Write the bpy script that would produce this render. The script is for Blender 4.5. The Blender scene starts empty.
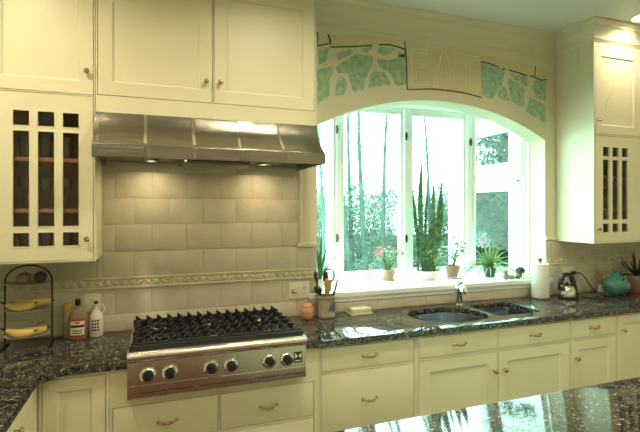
import bpy, bmesh, math, random
from mathutils import Vector, Matrix
random.seed(7)
PI = math.pi
SC = bpy.context.scene
COL = SC.collection
V = Vector

# ------------------------------------------------------------------ materials
def mat(name, col, rough=.5, metal=0., spec=.5, bump=0., bscale=60., var=0., vscale=8., coat=0., trans=0., ior=1.45, col2=None, emis=None, es=0.):
    m = bpy.data.materials.new(name); m.use_nodes = True
    nt = m.node_tree; N = nt.nodes; L = nt.links
    p = N['Principled BSDF']
    def si(k, v):
        if k in p.inputs: p.inputs[k].default_value = v
    si('Base Color', (*col, 1)); si('Roughness', rough); si('Metallic', metal)
    si('Specular IOR Level', spec); si('Coat Weight', coat); si('Transmission Weight', trans); si('IOR', ior)
    if emis: si('Emission Color', (*emis, 1)); si('Emission Strength', es)
    tc = N.new('ShaderNodeTexCoord')
    if var > 0 or col2:
        nz = N.new('ShaderNodeTexNoise'); nz.inputs['Scale'].default_value = vscale; nz.inputs['Detail'].default_value = 4
        L.new(tc.outputs['Object'], nz.inputs['Vector'])
        r = N.new('ShaderNodeValToRGB'); r.color_ramp.elements[0].position = .35; r.color_ramp.elements[1].position = .65
        c2 = col2 if col2 else tuple(c*(1-var) for c in col)
        r.color_ramp.elements[0].color = (*c2, 1); r.color_ramp.elements[1].color = (*col, 1)
        L.new(nz.outputs[0], r.inputs[0]); L.new(r.outputs[0], p.inputs['Base Color'])
    if bump > 0:
        nb = N.new('ShaderNodeTexNoise'); nb.inputs['Scale'].default_value = bscale; nb.inputs['Detail'].default_value = 3
        L.new(tc.outputs['Object'], nb.inputs['Vector'])
        b = N.new('ShaderNodeBump'); b.inputs['Strength'].default_value = bump; b.inputs['Distance'].default_value = .01
        L.new(nb.outputs[0], b.inputs['Height']); L.new(b.outputs[0], p.inputs['Normal'])
    return m

def granite():
    m = mat('speckled_granite', (.04, .04, .045), .06, spec=.5, ior=1.6)
    nt = m.node_tree; N = nt.nodes; L = nt.links; p = N['Principled BSDF']
    tc = N.new('ShaderNodeTexCoord')
    v = N.new('ShaderNodeTexVoronoi'); v.inputs['Scale'].default_value = 150
    L.new(tc.outputs['Object'], v.inputs['Vector'])
    sp = N.new('ShaderNodeSeparateColor'); L.new(v.outputs['Color'], sp.inputs[0])
    r = N.new('ShaderNodeValToRGB'); e = r.color_ramp.elements
    r.color_ramp.interpolation = 'CONSTANT'
    e[0].position = 0; e[0].color = (.012, .013, .015, 1); e[1].position = .36; e[1].color = (.05, .045, .042, 1)
    for pos, c in ((.58, (.065, .055, .05)), (.80, (.13, .115, .10)), (.94, (.30, .28, .24))):
        k = e.new(pos); k.color = (*c, 1)
    L.new(sp.outputs[0], r.inputs[0])
    n = N.new('ShaderNodeTexNoise'); n.inputs['Scale'].default_value = 30; n.inputs['Detail'].default_value = 6
    L.new(tc.outputs['Object'], n.inputs['Vector'])
    r2 = N.new('ShaderNodeValToRGB'); r2.color_ramp.elements[0].position = .4; r2.color_ramp.elements[0].color = (.35, .35, .35, 1)
    r2.color_ramp.elements[1].position = .6; r2.color_ramp.elements[1].color = (1.2, 1.2, 1.2, 1)
    L.new(n.outputs[0], r2.inputs[0])
    mx = N.new('ShaderNodeMix'); mx.data_type = 'RGBA'; mx.blend_type = 'MULTIPLY'; mx.inputs[0].default_value = 1
    L.new(r.outputs[0], mx.inputs[6]); L.new(r2.outputs[0], mx.inputs[7]); L.new(mx.outputs[2], p.inputs['Base Color'])
    return m

def steel(name, col, rough=.28, axis=2, str_=.25):
    m = mat(name, col, rough, 1.0)
    nt = m.node_tree; N = nt.nodes; L = nt.links; p = N['Principled BSDF']
    tc = N.new('ShaderNodeTexCoord'); mp = N.new('ShaderNodeMapping')
    s = [3, 3, 3]; s[axis] = 400; mp.inputs['Scale'].default_value = s
    L.new(tc.outputs['Object'], mp.inputs[0])
    n = N.new('ShaderNodeTexNoise'); n.inputs['Scale'].default_value = 1; n.inputs['Detail'].default_value = 2
    L.new(mp.outputs[0], n.inputs['Vector'])
    b = N.new('ShaderNodeBump'); b.inputs['Strength'].default_value = str_; b.inputs['Distance'].default_value = .002
    L.new(n.outputs[0], b.inputs['Height']); L.new(b.outputs[0], p.inputs['Normal'])
    return m

def glassmat(name, tint=(1, 1, 1), gloss=.06):
    m = bpy.data.materials.new(name); m.use_nodes = True
    nt = m.node_tree; N = nt.nodes; L = nt.links
    for n in list(N): N.remove(n)
    o = N.new('ShaderNodeOutputMaterial'); t = N.new('ShaderNodeBsdfTransparent'); t.inputs[0].default_value = (*tint, 1)
    g = N.new('ShaderNodeBsdfGlossy'); g.inputs['Roughness'].default_value = .02
    f = N.new('ShaderNodeLayerWeight'); f.inputs[0].default_value = .5
    pw = N.new('ShaderNodeMath'); pw.operation = 'POWER'; pw.inputs[1].default_value = 5
    mu = N.new('ShaderNodeMath'); mu.operation = 'MULTIPLY_ADD'; mu.inputs[1].default_value = .5; mu.inputs[2].default_value = gloss*.5
    L.new(f.outputs['Facing'], pw.inputs[0]); L.new(pw.outputs[0], mu.inputs[0])
    mx = N.new('ShaderNodeMixShader'); L.new(mu.outputs[0], mx.inputs[0]); L.new(t.outputs[0], mx.inputs[1]); L.new(g.outputs[0], mx.inputs[2])
    L.new(mx.outputs[0], o.inputs[0])
    return m

def woodfloor():
    m = mat('wood_floor', (.3, .12, .06), .25, spec=.5)
    nt = m.node_tree; N = nt.nodes; L = nt.links; p = N['Principled BSDF']
    tc = N.new('ShaderNodeTexCoord'); b = N.new('ShaderNodeTexBrick')
    b.inputs['Scale'].default_value = 1; b.inputs['Brick Width'].default_value = 1.2; b.inputs['Row Height'].default_value = .08
    b.inputs['Mortar Size'].default_value = .002
    b.inputs['Color1'].default_value = (.15, .06, .04, 1); b.inputs['Color2'].default_value = (.10, .04, .027, 1); b.inputs['Mortar'].default_value = (.05, .02, .01, 1)
    L.new(tc.outputs['Object'], b.inputs['Vector']); L.new(b.outputs['Color'], p.inputs['Base Color'])
    return m

M = {}
M['paint'] = mat('cream_cabinet_paint', (.77, .735, .54), .38, var=.03, vscale=3)
M['wall'] = mat('cream_wall_paint', (.77, .72, .54), .7, bump=.08, bscale=120, var=.03, vscale=2)
M['ceil'] = mat('ceiling_paint', (.76, .76, .68), .8)
M['trim'] = mat('white_trim_paint', (.86, .89, .86), .35)
M['crown'] = mat('cream_crown_paint', (.76, .72, .54), .45)
M['tile'] = mat('stone_tile', (.66, .605, .49), .38, bump=.12, bscale=40, var=.10, vscale=9)
M['grout'] = mat('grout', (.62, .57, .42), .9)
M['band'] = mat('relief_tile', (.74, .68, .50), .4, bump=.15, bscale=60, var=.12, vscale=18)
M['granite'] = granite()
M['steel'] = steel('brushed_steel', (.66, .63, .58), .27, 0)
M['steelv'] = steel('hood_steel', (.35, .325, .285), .22, 2, .55)
M['visor'] = mat('dull_steel', (.22, .20, .18), .4, 1.)
M['steelp'] = mat('polished_steel', (.82, .8, .74), .12, 1.)
M['sink'] = steel('sink_steel', (.30, .32, .345), .24, 1, .1)
M['chrome'] = mat('chrome', (.85, .85, .84), .06, 1.)
M['iron'] = mat('cast_iron', (.018, .02, .026), .38, bump=.2, bscale=200)
M['black'] = mat('black_plastic', (.015, .016, .02), .3)
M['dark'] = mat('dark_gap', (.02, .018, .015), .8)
M['brass'] = mat('aged_brass', (.60, .50, .35), .22, 1.)
M['inner'] = mat('stained_wood_lining', (.42, .29, .24), .5, var=.2)
M['shelfw'] = mat('wood_shelf', (.55, .30, .18), .5, var=.2)
M['floor'] = woodfloor()
M['winglass'] = glassmat('window_glass', (.97, 1, .99), .025)
M['cabglass'] = glassmat('cabinet_glass', (.9, .88, .86), .08)
M['clear'] = mat('clear_glass', (.9, .93, .92), .03, trans=1., ior=1.45)
M['tumbler'] = glassmat('tumbler_glass', (.82, .84, .84), .3)
M['tan'] = mat('parchment_paint', (.80, .69, .46), .8, bump=.05, var=.1, vscale=5)
M['green'] = mat('green_stone_paint', (.30, .50, .30), .8, col2=(.50, .67, .48), vscale=24)
M['line'] = mat('dark_paint_line', (.03, .02, .02), .8)
M['pale'] = mat('pale_pencil_line', (.95, .90, .74), .8)
M['pencil'] = mat('pencil_mark', (.32, .30, .24), .8)
M['terra'] = mat('terracotta', (.56, .30, .17), .7, var=.15, bump=.1)
M['claypot'] = mat('weathered_clay', (.50, .33, .26), .8, var=.2, bump=.2)
M['pinkpot'] = mat('rose_clay', (.30, .16, .15), .7, var=.15)
M['crock'] = mat('grey_stoneware', (.32, .275, .21), .5, var=.2, vscale=20)
M['blue'] = mat('slate_glaze', (.08, .10, .13), .5)
M['white'] = mat('white_ceramic', (.82, .82, .76), .2, coat=.3)
M['ivory'] = mat('ivory_plastic', (.80, .77, .64), .4)
M['butter'] = mat('pale_green_ceramic', (.66, .64, .50), .3)
M['paper'] = mat('paper_towel', (.86, .87, .80), .9, bump=.3, bscale=90)
M['teal'] = mat('teal_glaze', (.06, .23, .18), .12, coat=.8, var=.25, vscale=12)
M['banana'] = mat('banana_skin', (.70, .53, .16), .5, var=.18, vscale=14)
M['btip'] = mat('banana_tip', (.07, .05, .02), .8)
M['apple'] = mat('dusky_apple_skin', (.33, .22, .15), .45, var=.5, vscale=10)
M['plum'] = mat('dark_plum_skin', (.09, .085, .075), .5, var=.4)
M['pear'] = mat('green_pear_skin', (.33, .32, .10), .5, var=.2)
M['whisky'] = mat('straw_brown_glass', (.27, .19, .11), .06, coat=.6)
M['label'] = mat('cream_paper_label', (.75, .70, .58), .7)
M['redlab'] = mat('red_label_band', (.42, .06, .04), .6)
M['dishm'] = mat('pewter_dish', (.50, .50, .47), .3)
M['yellow'] = mat('yellow_cap', (.62, .44, .12), .5)
M['clearc'] = mat('straw_glass', (.40, .33, .20), .1, coat=.5)
M['wood'] = mat('light_wood', (.52, .33, .18), .55, var=.3, vscale=20)
M['dwood'] = mat('dark_wood', (.13, .06, .03), .5, var=.3)
M['leaf'] = mat('green_leaf', (.06, .20, .06), .5, var=.4, vscale=15)
M['leafd'] = mat('dark_spiky_leaf', (.03, .07, .045), .45, var=.4, vscale=15)
M['leafl'] = mat('light_green_leaf', (.26, .42, .17), .5, var=.35, vscale=20)
M['stem'] = mat('plant_stem', (.14, .20, .07), .6)
M['snake'] = mat('banded_leaf', (.03, .10, .05), .45, col2=(.15, .30, .15), vscale=30)
M['pinkf'] = mat('pink_petal', (.75, .30, .42), .6)
M['soil'] = mat('potting_soil', (.05, .03, .02), .95)
M['figred'] = mat('brown_figurine_glaze', (.18, .08, .05), .4)
M['bluew'] = mat('pale_blue_glass', (.45, .62, .72), .15)
M['bark'] = mat('hazed_bark', (.07, .10, .088), .9, var=.4, vscale=4, bump=.4, bscale=15, spec=0)  # grey-green outdoor haze is put into the bark colour, no mist volume
M['fol1'] = mat('hazed_spring_leaves', (.17, .22, .18), .8, var=.2, vscale=1.2, spec=0)  # leaf green paled to carry the haze of the distant wood
M['fol2'] = mat('deep_green_leaves', (.024, .062, .028), .8, var=.5, vscale=1.2, spec=0)
M['grass'] = mat('grass', (.04, .055, .03), .9, var=.4, vscale=.8, spec=0)
M['siding'] = mat('white_exterior_paint', (.85, .85, .83), .5)
M['hinge'] = mat('dark_hinge', (.06, .06, .06), .4, .6)
M['lamp'] = mat('lit_lamp', (1, .95, .8), .5, emis=(1, .93, .75), es=12)
M['hoodlamp'] = mat('hood_bulb', (1, .9, .7), .5, emis=(1, .8, .5), es=4)

# ------------------------------------------------------------------ mesh helpers
class MB:
    def __init__(s): s.bm = bmesh.new()
    def add(s, o, mtx=None):
        if mtx is not None: bmesh.ops.transform(o, matrix=mtx, verts=o.verts)
        me = bpy.data.meshes.new('_t'); o.to_mesh(me); o.free(); s.bm.from_mesh(me); bpy.data.meshes.remove(me); return s
    def box(s, x0, x1, y0, y1, z0, z1, bev=0, mtx=None):
        o = bmesh.new()
        vs = [o.verts.new(p) for p in ((x0,y0,z0),(x1,y0,z0),(x1,y1,z0),(x0,y1,z0),(x0,y0,z1),(x1,y0,z1),(x1,y1,z1),(x0,y1,z1))]
        for f in ((0,3,2,1),(4,5,6,7),(0,1,5,4),(1,2,6,5),(2,3,7,6),(3,0,4,7)): o.faces.new([vs[i] for i in f])
        if bev: bmesh.ops.bevel(o, geom=list(o.edges), offset=bev, segments=2, profile=.6, affect='EDGES', clamp_overlap=True)
        return s.add(o, mtx)
    def tube(s, pts, r, seg=8, caps=True, mtx=None):
        o = bmesh.new(); pts = [V(p) for p in pts]; n = len(pts)
        rs = r if isinstance(r, (list, tuple)) else [r]*n
        rings = []; up = None
        for i, p in enumerate(pts):
            d = (pts[min(i+1, n-1)] - pts[max(i-1, 0)]).normalized()
            if up is None: up = V((0,0,1)) if abs(d.z) < .9 else V((1,0,0))
            a = d.cross(up)
            if a.length < 1e-4: a = d.cross(V((1,0.1,0)))
            a.normalize(); b = a.cross(d).normalized(); up = b
            rings.append([o.verts.new(p + rs[i]*(math.cos(t)*a + math.sin(t)*b)) for t in [2*PI*k/seg for k in range(seg)]])
        for i in range(n-1):
            for k in range(seg):
                o.faces.new((rings[i][k], rings[i][(k+1)%seg], rings[i+1][(k+1)%seg], rings[i+1][k]))
        if caps: o.faces.new(rings[0][::-1]); o.faces.new(rings[-1])
        return s.add(o, mtx)
    def lathe(s, prof, c=(0,0,0), seg=24, mtx=None, sx=1, sy=1):
        o = bmesh.new(); rings = []
        for r, z in prof:
            if r < 1e-5: rings.append([o.verts.new((c[0], c[1], c[2]+z))])
            else: rings.append([o.verts.new((c[0]+sx*r*math.cos(2*PI*k/seg), c[1]+sy*r*math.sin(2*PI*k/seg), c[2]+z)) for k in range(seg)])
        for a, b in zip(rings, rings[1:]):
            for k in range(seg):
                k2 = (k+1) % seg
                if len(a) == 1 and len(b) == 1: continue
                if len(a) == 1: o.faces.new((a[0], b[k2], b[k]))
                elif len(b) == 1: o.faces.new((a[k], a[k2], b[0]))
                else: o.faces.new((a[k], a[k2], b[k2], b[k]))
        return s.add(o, mtx)
    def ball(s, c, r, sx=1, sy=1, sz=1, seg=14, mtx=None):
        o = bmesh.new(); bmesh.ops.create_uvsphere(o, u_segments=seg, v_segments=max(6, seg//2+2), radius=r)
        bmesh.ops.scale(o, vec=(sx, sy, sz), verts=o.verts); bmesh.ops.translate(o, vec=c, verts=o.verts)
        return s.add(o, mtx)
    def plate(s, outer, holes, f, a, b):
        """2D outline with holes; f(u,v,d) -> point; from depth a to b"""
        o = bmesh.new(); ed = []; loops = []
        for lp in [outer] + list(holes):
            vs = [o.verts.new(f(u, v, a)) for u, v in lp]; loops.append(vs)
            for i in range(len(vs)): ed.append(o.edges.new((vs[i], vs[(i+1) % len(vs)])))
        bmesh.ops.triangle_fill(o, use_beauty=True, edges=ed)
        fs = list(o.faces)
        off = V(f(0, 0, b)) - V(f(0, 0, a))
        mp = {v: o.verts.new(v.co + off) for v in list(o.verts)}
        for q in fs: o.faces.new([mp[v] for v in reversed(q.verts)])
        for vs in loops:
            n = len(vs)
            for i in range(n): o.faces.new((vs[i], vs[(i+1) % n], mp[vs[(i+1) % n]], mp[vs[i]]))
        bmesh.ops.recalc_face_normals(o, faces=list(o.faces))
        return s.add(o)
    def prism(s, poly, f, a, b): return s.plate(poly, [], f, a, b)
    def quad(s, *ps):
        s.bm.faces.new([s.bm.verts.new(p) for p in ps]); return s
    def blade(s, pts, ws, side, thick=.0012, fold=.0):
        """a leaf: centre line points, half widths, side direction"""
        o = bmesh.new(); rows = []; n = len(pts); pts = [V(p) for p in pts]
        for i, p in enumerate(pts):
            sd = V(side); d = (pts[min(i+1, n-1)]-pts[max(i-1, 0)]).normalized()
            sd = (sd - d*sd.dot(d)).normalized(); nn = sd.cross(d).normalized(); w = max(ws[i], .0006)
            rows.append([o.verts.new(p - sd*w + nn*fold*w), o.verts.new(p + nn*thick), o.verts.new(p + sd*w + nn*fold*w), o.verts.new(p - nn*thick)])
        for i in range(n-1):
            for k in range(4): o.faces.new((rows[i][k], rows[i][(k+1)%4], rows[i+1][(k+1)%4], rows[i+1][k]))
        o.faces.new(rows[0][::-1]); o.faces.new(rows[-1])
        return s.add(o)
    def build(s, name, m, parent=None, angle=38):
        bm = s.bm
        for f in bm.faces: f.smooth = True
        ca = math.radians(angle)
        for e in bm.edges:
            e.smooth = not (len(e.link_faces) == 2 and e.link_faces[0].normal.length > 0 and e.calc_face_angle(0) > ca)
        wo = V((0,0,0)); q = parent
        while q is not None: wo += q.location; q = q.parent
        if wo.length: bmesh.ops.translate(bm, vec=-wo, verts=bm.verts)
        me = bpy.data.meshes.new(name); bm.to_mesh(me); bm.free()
        me.materials.append(M[m] if isinstance(m, str) else m)
        o = bpy.data.objects.new(name, me); COL.objects.link(o)
        if parent is not None: o.parent = parent
        return o

def tag(o, label=None, cat=None, group=None, kind=None):
    if label: o['label'] = label
    if cat: o['category'] = cat
    if group: o['group'] = group
    if kind: o['kind'] = kind
    return o
def thing(name, label, cat, loc=(0,0,0), group=None):
    o = bpy.data.objects.new(name, None); COL.objects.link(o); o.location = loc; o.empty_display_size = .05
    return tag(o, label, cat, group)
def struct(o, label=None): o['kind'] = 'structure'; (label and tag(o, label)); return o
def copy_tree(o, parent=None):
    c = o.copy(); COL.objects.link(c); c.parent = parent
    for ch in list(o.children): copy_tree(ch, c)
    return c
def chaikin(p, n=2, closed=True):
    for _ in range(n):
        q = []; m = len(p)
        for i in range(m if closed else m-1):
            a, b = V(p[i]), V(p[(i+1) % m]); q += [a*.75+b*.25, a*.25+b*.75]
        if not closed: q = [V(p[0])] + q[1:-1] + [V(p[-1])]
        p = q
    return [tuple(v) for v in p]
XZ = lambda u, v, d: (u, d, v)      # plate in a wall plane
XY = lambda u, v, d: (u, v, d)
YZ = lambda u, v, d: (d, u, v)
rect = lambda a, b, c, d: [(a, c), (b, c), (b, d), (a, d)]

# ------------------------------------------------------------------ dimensions
XL, XR, YB, ZC = -1.15, 4.62, -5.2, 3.18
CT = .915
SILL = 1.064
# bay outline (inside faces of the glazing)
BAY = [(1.10, .19), (1.46, .52), (2.14, .52), (2.82, .52), (3.19, .19)]

# ------------------------------------------------------------------ room shell
struct(MB().box(XL-.2, XR+.2, YB-.2, .2, -.1, 0).build('floor', 'floor'))
struct(MB().box(XL-.2, XR+.2, YB-.2, .19, ZC, ZC+.15).build('ceiling', 'ceil'))
struct(MB().box(XL-.15, XL, YB, .19, 0, ZC).build('wall_left', 'wall'))
struct(MB().box(XR, XR+.15, YB, .19, 0, ZC).build('wall_right', 'wall'))
struct(MB().box(XL-.15, XR+.15, YB-.15, YB, 0, ZC).build('wall_behind', 'wall'))
# window wall with segmental arch
ax0, ax1, az, apk = 1.09, 3.208, 2.268, 2.525
hw = (ax1-ax0)/2; rise = apk-az; R_ = (hw*hw+rise*rise)/(2*rise); cx = (ax0+ax1)/2; cz = apk-R_
th = math.asin(hw/R_)
arch = [(cx+R_*math.sin(t), cz+R_*math.cos(t)) for t in [th-2*th*k/36 for k in range(37)]]
hole = [(ax0, SILL-.05), (ax1, SILL-.05)] + arch
wall = MB().plate(rect(XL, XR, 0, ZC), [hole], XZ, 0, .19).build('wall_window', 'wall'); struct(wall)
pm = MB().tube([(3.205,.075,2.13),(3.205,.10,2.135),(3.205,.11,2.12),(3.205,.085,2.08),(3.205,.075,2.05),(3.205,.09,2.045),(3.205,.115,2.05)], .0012, 4).build('pencil_mark', 'pencil', wall)
# bay: sill, ceiling slab, knee
sill = MB()
sill.prism([(1.02,-.035),(3.27,-.035),(3.27,0.0),(3.208,0.0),(3.208,.19),(3.26,.19),(2.86,.62),(1.42,.62),(1.03,.19),(1.09,.19),(1.09,0.0),(1.02,0.0)], XY, SILL-.03, SILL)
sill.box(1.035, 3.255, -.026, 0, SILL-.045, SILL-.03, .003)
sill.box(1.045, 3.245, -.018, 0, SILL-.07, SILL-.045, .004)
struct(sill.build('trim_sill', 'trim'))
struct(MB().prism([(1.0,.19),(3.3,.19),(3.3,.24),(2.88,.64),(1.40,.64),(1.0,.24)], XY, 2.575, 2.68).build('trim_bay_ceiling', 'trim'))
struct(MB().prism([(1.03,.19),(3.27,.19),(2.86,.60),(1.42,.60)], XY, .55, SILL-.031).build('trim_bay_base', 'siding'))

def bay_window(n, A, B, hinges, fl=.022, fr=.022):
    A = V((*A, 0)); B = V((*B, 0)); d = (B-A); L = d.length; d.normalize(); nrm = V((-d.y, d.x, 0))
    mtx = Matrix(((d.x, nrm.x, 0, A.x), (d.y, nrm.y, 0, A.y), (0, 0, 1, 0), (0, 0, 0, 1)))
    z0, z1 = SILL, 2.575
    def f(u, v, k): p = mtx @ V((u, k, v)); return (p.x, p.y, p.z)
    jamb = MB().plate(rect(0, L, z0, z1), [rect(fl, L-fr, z0+.02, z1-.02)], f, -.01, .10).build('window_%d' % n, 'trim'); struct(jamb)
    MB().plate(rect(fl, L-fr, z0+.02, z1-.02), [rect(fl+.036, L-fr-.036, z0+.058, z1-.056)], f, .012, .055).build('sash', 'trim', jamb)
    MB().box(fl+.03, L-fr-.03, .03, .036, z0+.05, z1-.05, mtx=mtx).build('pane', 'winglass', jamb)
    for u, z in hinges:
        MB().box(u-.009, u+.009, -.016, .0, z-.035, z+.035, .002, mtx=mtx).box(u-.014, u+.012, -.020, -.012, z-.012, z+.014, .002, mtx=mtx).build('sash_lock', 'hinge', jamb)
    # crank on the sill side of the sash
    h = MB(); cxm = L*.40
    h.box(cxm-.03, cxm+.03, -.045, -.008, z0, z0+.012, .003, mtx=mtx); h.tube([mtx@V((cxm, -.03, z0+.012)), mtx@V((cxm+.02, -.035, z0+.03)), mtx@V((cxm+.06, -.035, z0+.022))], .005, 6)
    h.build('crank', 'steelp', jamb)
    return jamb
bay_window(1, BAY[0], BAY[1], [(.47, 2.34), (.47, 1.42)])
bay_window(2, BAY[1], BAY[2], [(.665, 2.32), (.665, 1.40)], .03, .03)
bay_window(3, BAY[2], BAY[3], [], .03, .03)
bay_window(4, BAY[3], BAY[4], [(.012, 2.30)], .016, .016)
# corner posts of the bay
for i, (x, y) in enumerate((BAY[1], BAY[3], BAY[0], BAY[4])):
    if i < 2: struct(MB().lathe([(0, 0), (.055, 0), (.055, 1.51), (0, 1.51)], (x, y+.045, SILL), 12).build('trim_bay_post', 'trim'))

# crown moulding: profile as (distance from wall, z)
CP = [(0,ZC-.166),(.002,ZC-.166),(.010,ZC-.150),(.022,ZC-.138),(.024,ZC-.11),(.036,ZC-.085),(.052,ZC-.052),(.06,ZC-.05),(.066,ZC-.03),(.085,ZC-.018),(.088,ZC-.001),(0,ZC-.001)]
def crown(name, path, m='crown'):
    """path of (x,y) with the room on the right-hand side when walking; mitred"""
    o = bmesh.new(); P2 = [V(p) for p in path]; rows = []
    for i, p in enumerate(P2):
        ds = []
        if i > 0: ds.append((p-P2[i-1]).normalized())
        if i < len(P2)-1: ds.append((P2[i+1]-p).normalized())
        ns = [V((d.y, -d.x)) for d in ds]
        nn = ns[0] if len(ns) == 1 else (ns[0]+ns[1])/(1+ns[0].dot(ns[1]))
        rows.append([o.verts.new((p.x+nn.x*a, p.y+nn.y*a, z)) for a, z in CP])
    K = len(CP)
    for r0, r1 in zip(rows, rows[1:]):
        for k in range(K): o.faces.new((r0[k], r0[(k+1)%K], r1[(k+1)%K], r1[k]))
    o.faces.new(rows[0]); o.faces.new(rows[-1][::-1]); bmesh.ops.recalc_face_normals(o, faces=list(o.faces))
    b = MB(); b.add(o); return struct(b.build(name, m))
crown('trim_crown', [(XL, -.372), (.954, -.372), (.954, 0), (3.33, 0), (3.33, -.372), (XR, -.372)])
# flat frieze board on the window wall under the crown
struct(MB().box(.956, 3.328, -.006, 0, ZC-.185, ZC-.165, .001).build('trim_frieze', 'crown'))
# casing strip between the hood tiles and the arch, and its cap ; same right of the arch
t = MB(); t.box(.956, 1.088, -.008, 0, 1.43, 1.93, 0).box(.956, .982, -.016, -.008, 1.43, 1.93, .002).box(.945, 1.09, -.024, 0, 1.400, 1.43, .004)
struct(t.build('trim_left_casing', 'wall'))
struct(MB().box(3.210, 3.33, -.02, 0, 1.395, 1.42, .004).build('trim_right_cap', 'wall'))

# ------------------------------------------------------------------ backsplash tiles
def in_zone(x, z):
    return z < 1.40 or (-.33 < x < .956)
def tiles(name, x0, x1, rows, x_off=.088, w=.212):
    g = .003; b = MB(); gr = MB()
    for ri, (z0, z1) in enumerate(rows):
        st = x_off + (w/2 if ri % 2 else 0)
        k = math.floor((x0-st)/w); x = st + k*w
        while x < x1:
            a, c = max(x, x0), min(x+w, x1)
            if c-a > .012: b.box(a+g/2, c-g/2, -.009, -.001, z0+g/2, z1-g/2, .0016)
            x += w
    o = b.build(name, 'tile'); struct(o)
    MB().box(x0, x1, -.006, 0, rows[0][0], rows[-1][1]).build('grout', 'grout', o)
    return o
low = [(CT, 1.02), (1.02, 1.178)]
def up(z1): 
    r = []; z = 1.247
    while z < z1-.02: r.append((z, min(z+.163, z1))); z += .163
    return r
def band(name, x0, x1):
    b = MB(); b.box(x0, x1, -.010, 0, 1.180, 1.245, .001); b.box(x0, x1, -.018, 0, 1.236, 1.247, .003); b.box(x0, x1, -.018, 0, 1.178, 1.188, .003)
    x = x0+.03; k = 0
    while x < x1-.03:
        if k % 3 == 0: b.ball((x, -.010, 1.212), .021, 1.0, .45, 1, 10)
        else:
            s = 1 if k % 2 else -1
            mt = Matrix.Translation((x, -.010, 1.212)) @ Matrix.Rotation(s*.6, 4, 'Y')
            b.ball((0,0,0), .02, 1.25, .4, .5, 8, mt); b.ball((0,0,s*.014), .012, 1.3, .4, .4, 8, mt)
        x += .047; k += 1
    return struct(b.build(name, 'band', angle=60))
tiles('trim_tiles_low', XL, 1.088, low); tiles('trim_tiles_mid', XL, -.303, up(1.389)); tiles('trim_tiles_centre', -.302, 1.088, up(1.40)); tiles('trim_tiles_hood', -.302, .954, [(a, b) for a, b in up(1.96)][1:], x_off=.088-.106)
band('trim_relief_band_left', XL, 1.088)
tiles('trim_tiles_under_sill', 1.09, 3.208, [(CT, .994)])
tiles('trim_tiles_low_right', 3.210, XR, low); tiles('trim_tiles_mid_right', 3.210, XR, up(1.385)); band('trim_relief_band_right', 3.210, XR)

# ------------------------------------------------------------------ mural
mu = thing('wall_mural', 'painted wall mural above the arch with parchment banner lettered EAT and green stones', 'mural', (2.15, 0, 2.6))
PATCH = [[(1.11,2.81),(1.18,2.83),(1.17,2.74),(1.11,2.71)],[(1.24,2.8),(1.35,2.84),(1.37,2.82),(1.27,2.76)],[(1.44,2.86),(1.53,2.88),(1.48,2.84),(1.46,2.84)],[(1.10,2.66),(1.2,2.69),(1.21,2.64),(1.18,2.6),(1.19,2.5),(1.1,2.43)],[(1.25,2.7),(1.37,2.78),(1.39,2.8),(1.51,2.8),(1.52,2.75),(1.47,2.65),(1.46,2.57),(1.38,2.55),(1.34,2.66),(1.27,2.67)],[(1.24,2.6),(1.3,2.63),(1.32,2.58),(1.3,2.51),(1.24,2.49)],[(1.55,2.69),(1.64,2.7),(1.68,2.62),(1.5,2.58),(1.52,2.66)],[(1.58,2.79),(1.69,2.79),(1.8,2.86),(1.81,2.63),(1.73,2.63),(1.7,2.7),(1.61,2.74)],[(1.59,2.88),(1.7,2.9),(1.72,2.88),(1.64,2.83),(1.58,2.85)],[(1.75,2.87),(1.81,2.87),(1.8,2.83),(1.75,2.84)],[(2.52,2.86),(2.75,2.83),(2.73,2.72),(2.64,2.6),(2.52,2.63)],[(2.71,2.65),(2.77,2.7),(2.82,2.58),(2.71,2.6)],[(2.81,2.77),(2.9,2.73),(2.97,2.69),(2.96,2.55),(2.85,2.58),(2.81,2.7)],[(2.84,2.81),(3.01,2.8),(3.0,2.72),(2.89,2.76)],[(3.1,2.77),(3.21,2.78),(3.21,2.62),(3.11,2.64),(3.08,2.71)],[(3.04,2.62),(3.21,2.56),(3.2,2.43),(3.01,2.51)]]
def rough_outline(p, n=2, j=.006):
    q = []
    for i in range(len(p)):
        a, b = V(p[i]), V(p[(i+1) % len(p)])
        m = max(2, int((b-a).length/.03))
        for k in range(m): q.append(a.lerp(b, k/m) + V((random.uniform(-j, j), random.uniform(-j, j))))
    c = sum(q, V((0,0)))/len(q)
    q = [c+(v-c)*1.13 for v in q]
    return chaikin([tuple(v) for v in q], 1)
for p in PATCH: MB().prism(rough_outline(p), XZ, -.0015, 0).build('green_stone', 'green', mu)
RIBL = [(1.082,2.936),(1.175,2.932),(1.187,2.929),(1.482,2.967),(1.671,2.978),(1.809,2.959),(1.809,2.897),(1.703,2.915),(1.591,2.908),(1.528,2.893),(1.197,2.84),(1.187,2.865),(1.096,2.837)]
RIBR = [(2.515,2.944),(2.719,2.936),(3.082,2.901),(3.23,2.884),(3.23,2.797),(3.151,2.789),(3.095,2.805),(2.999,2.813),(2.758,2.842),(2.693,2.856),(2.52,2.879)]
BAN = [(1.807,2.959),(1.99,2.972),(2.222,2.975),(2.49,2.956),(2.515,2.944),(2.528,2.585),(2.27,2.614),(2.059,2.614),(1.833,2.59)]
MB().prism(RIBL, XZ, -.0020, 0).build('ribbon', 'tan', mu); MB().prism(RIBR, XZ, -.0020, 0).build('ribbon', 'tan', mu)
MB().prism(BAN, XZ, -.0028, 0).build('banner', 'tan', mu)
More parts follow.
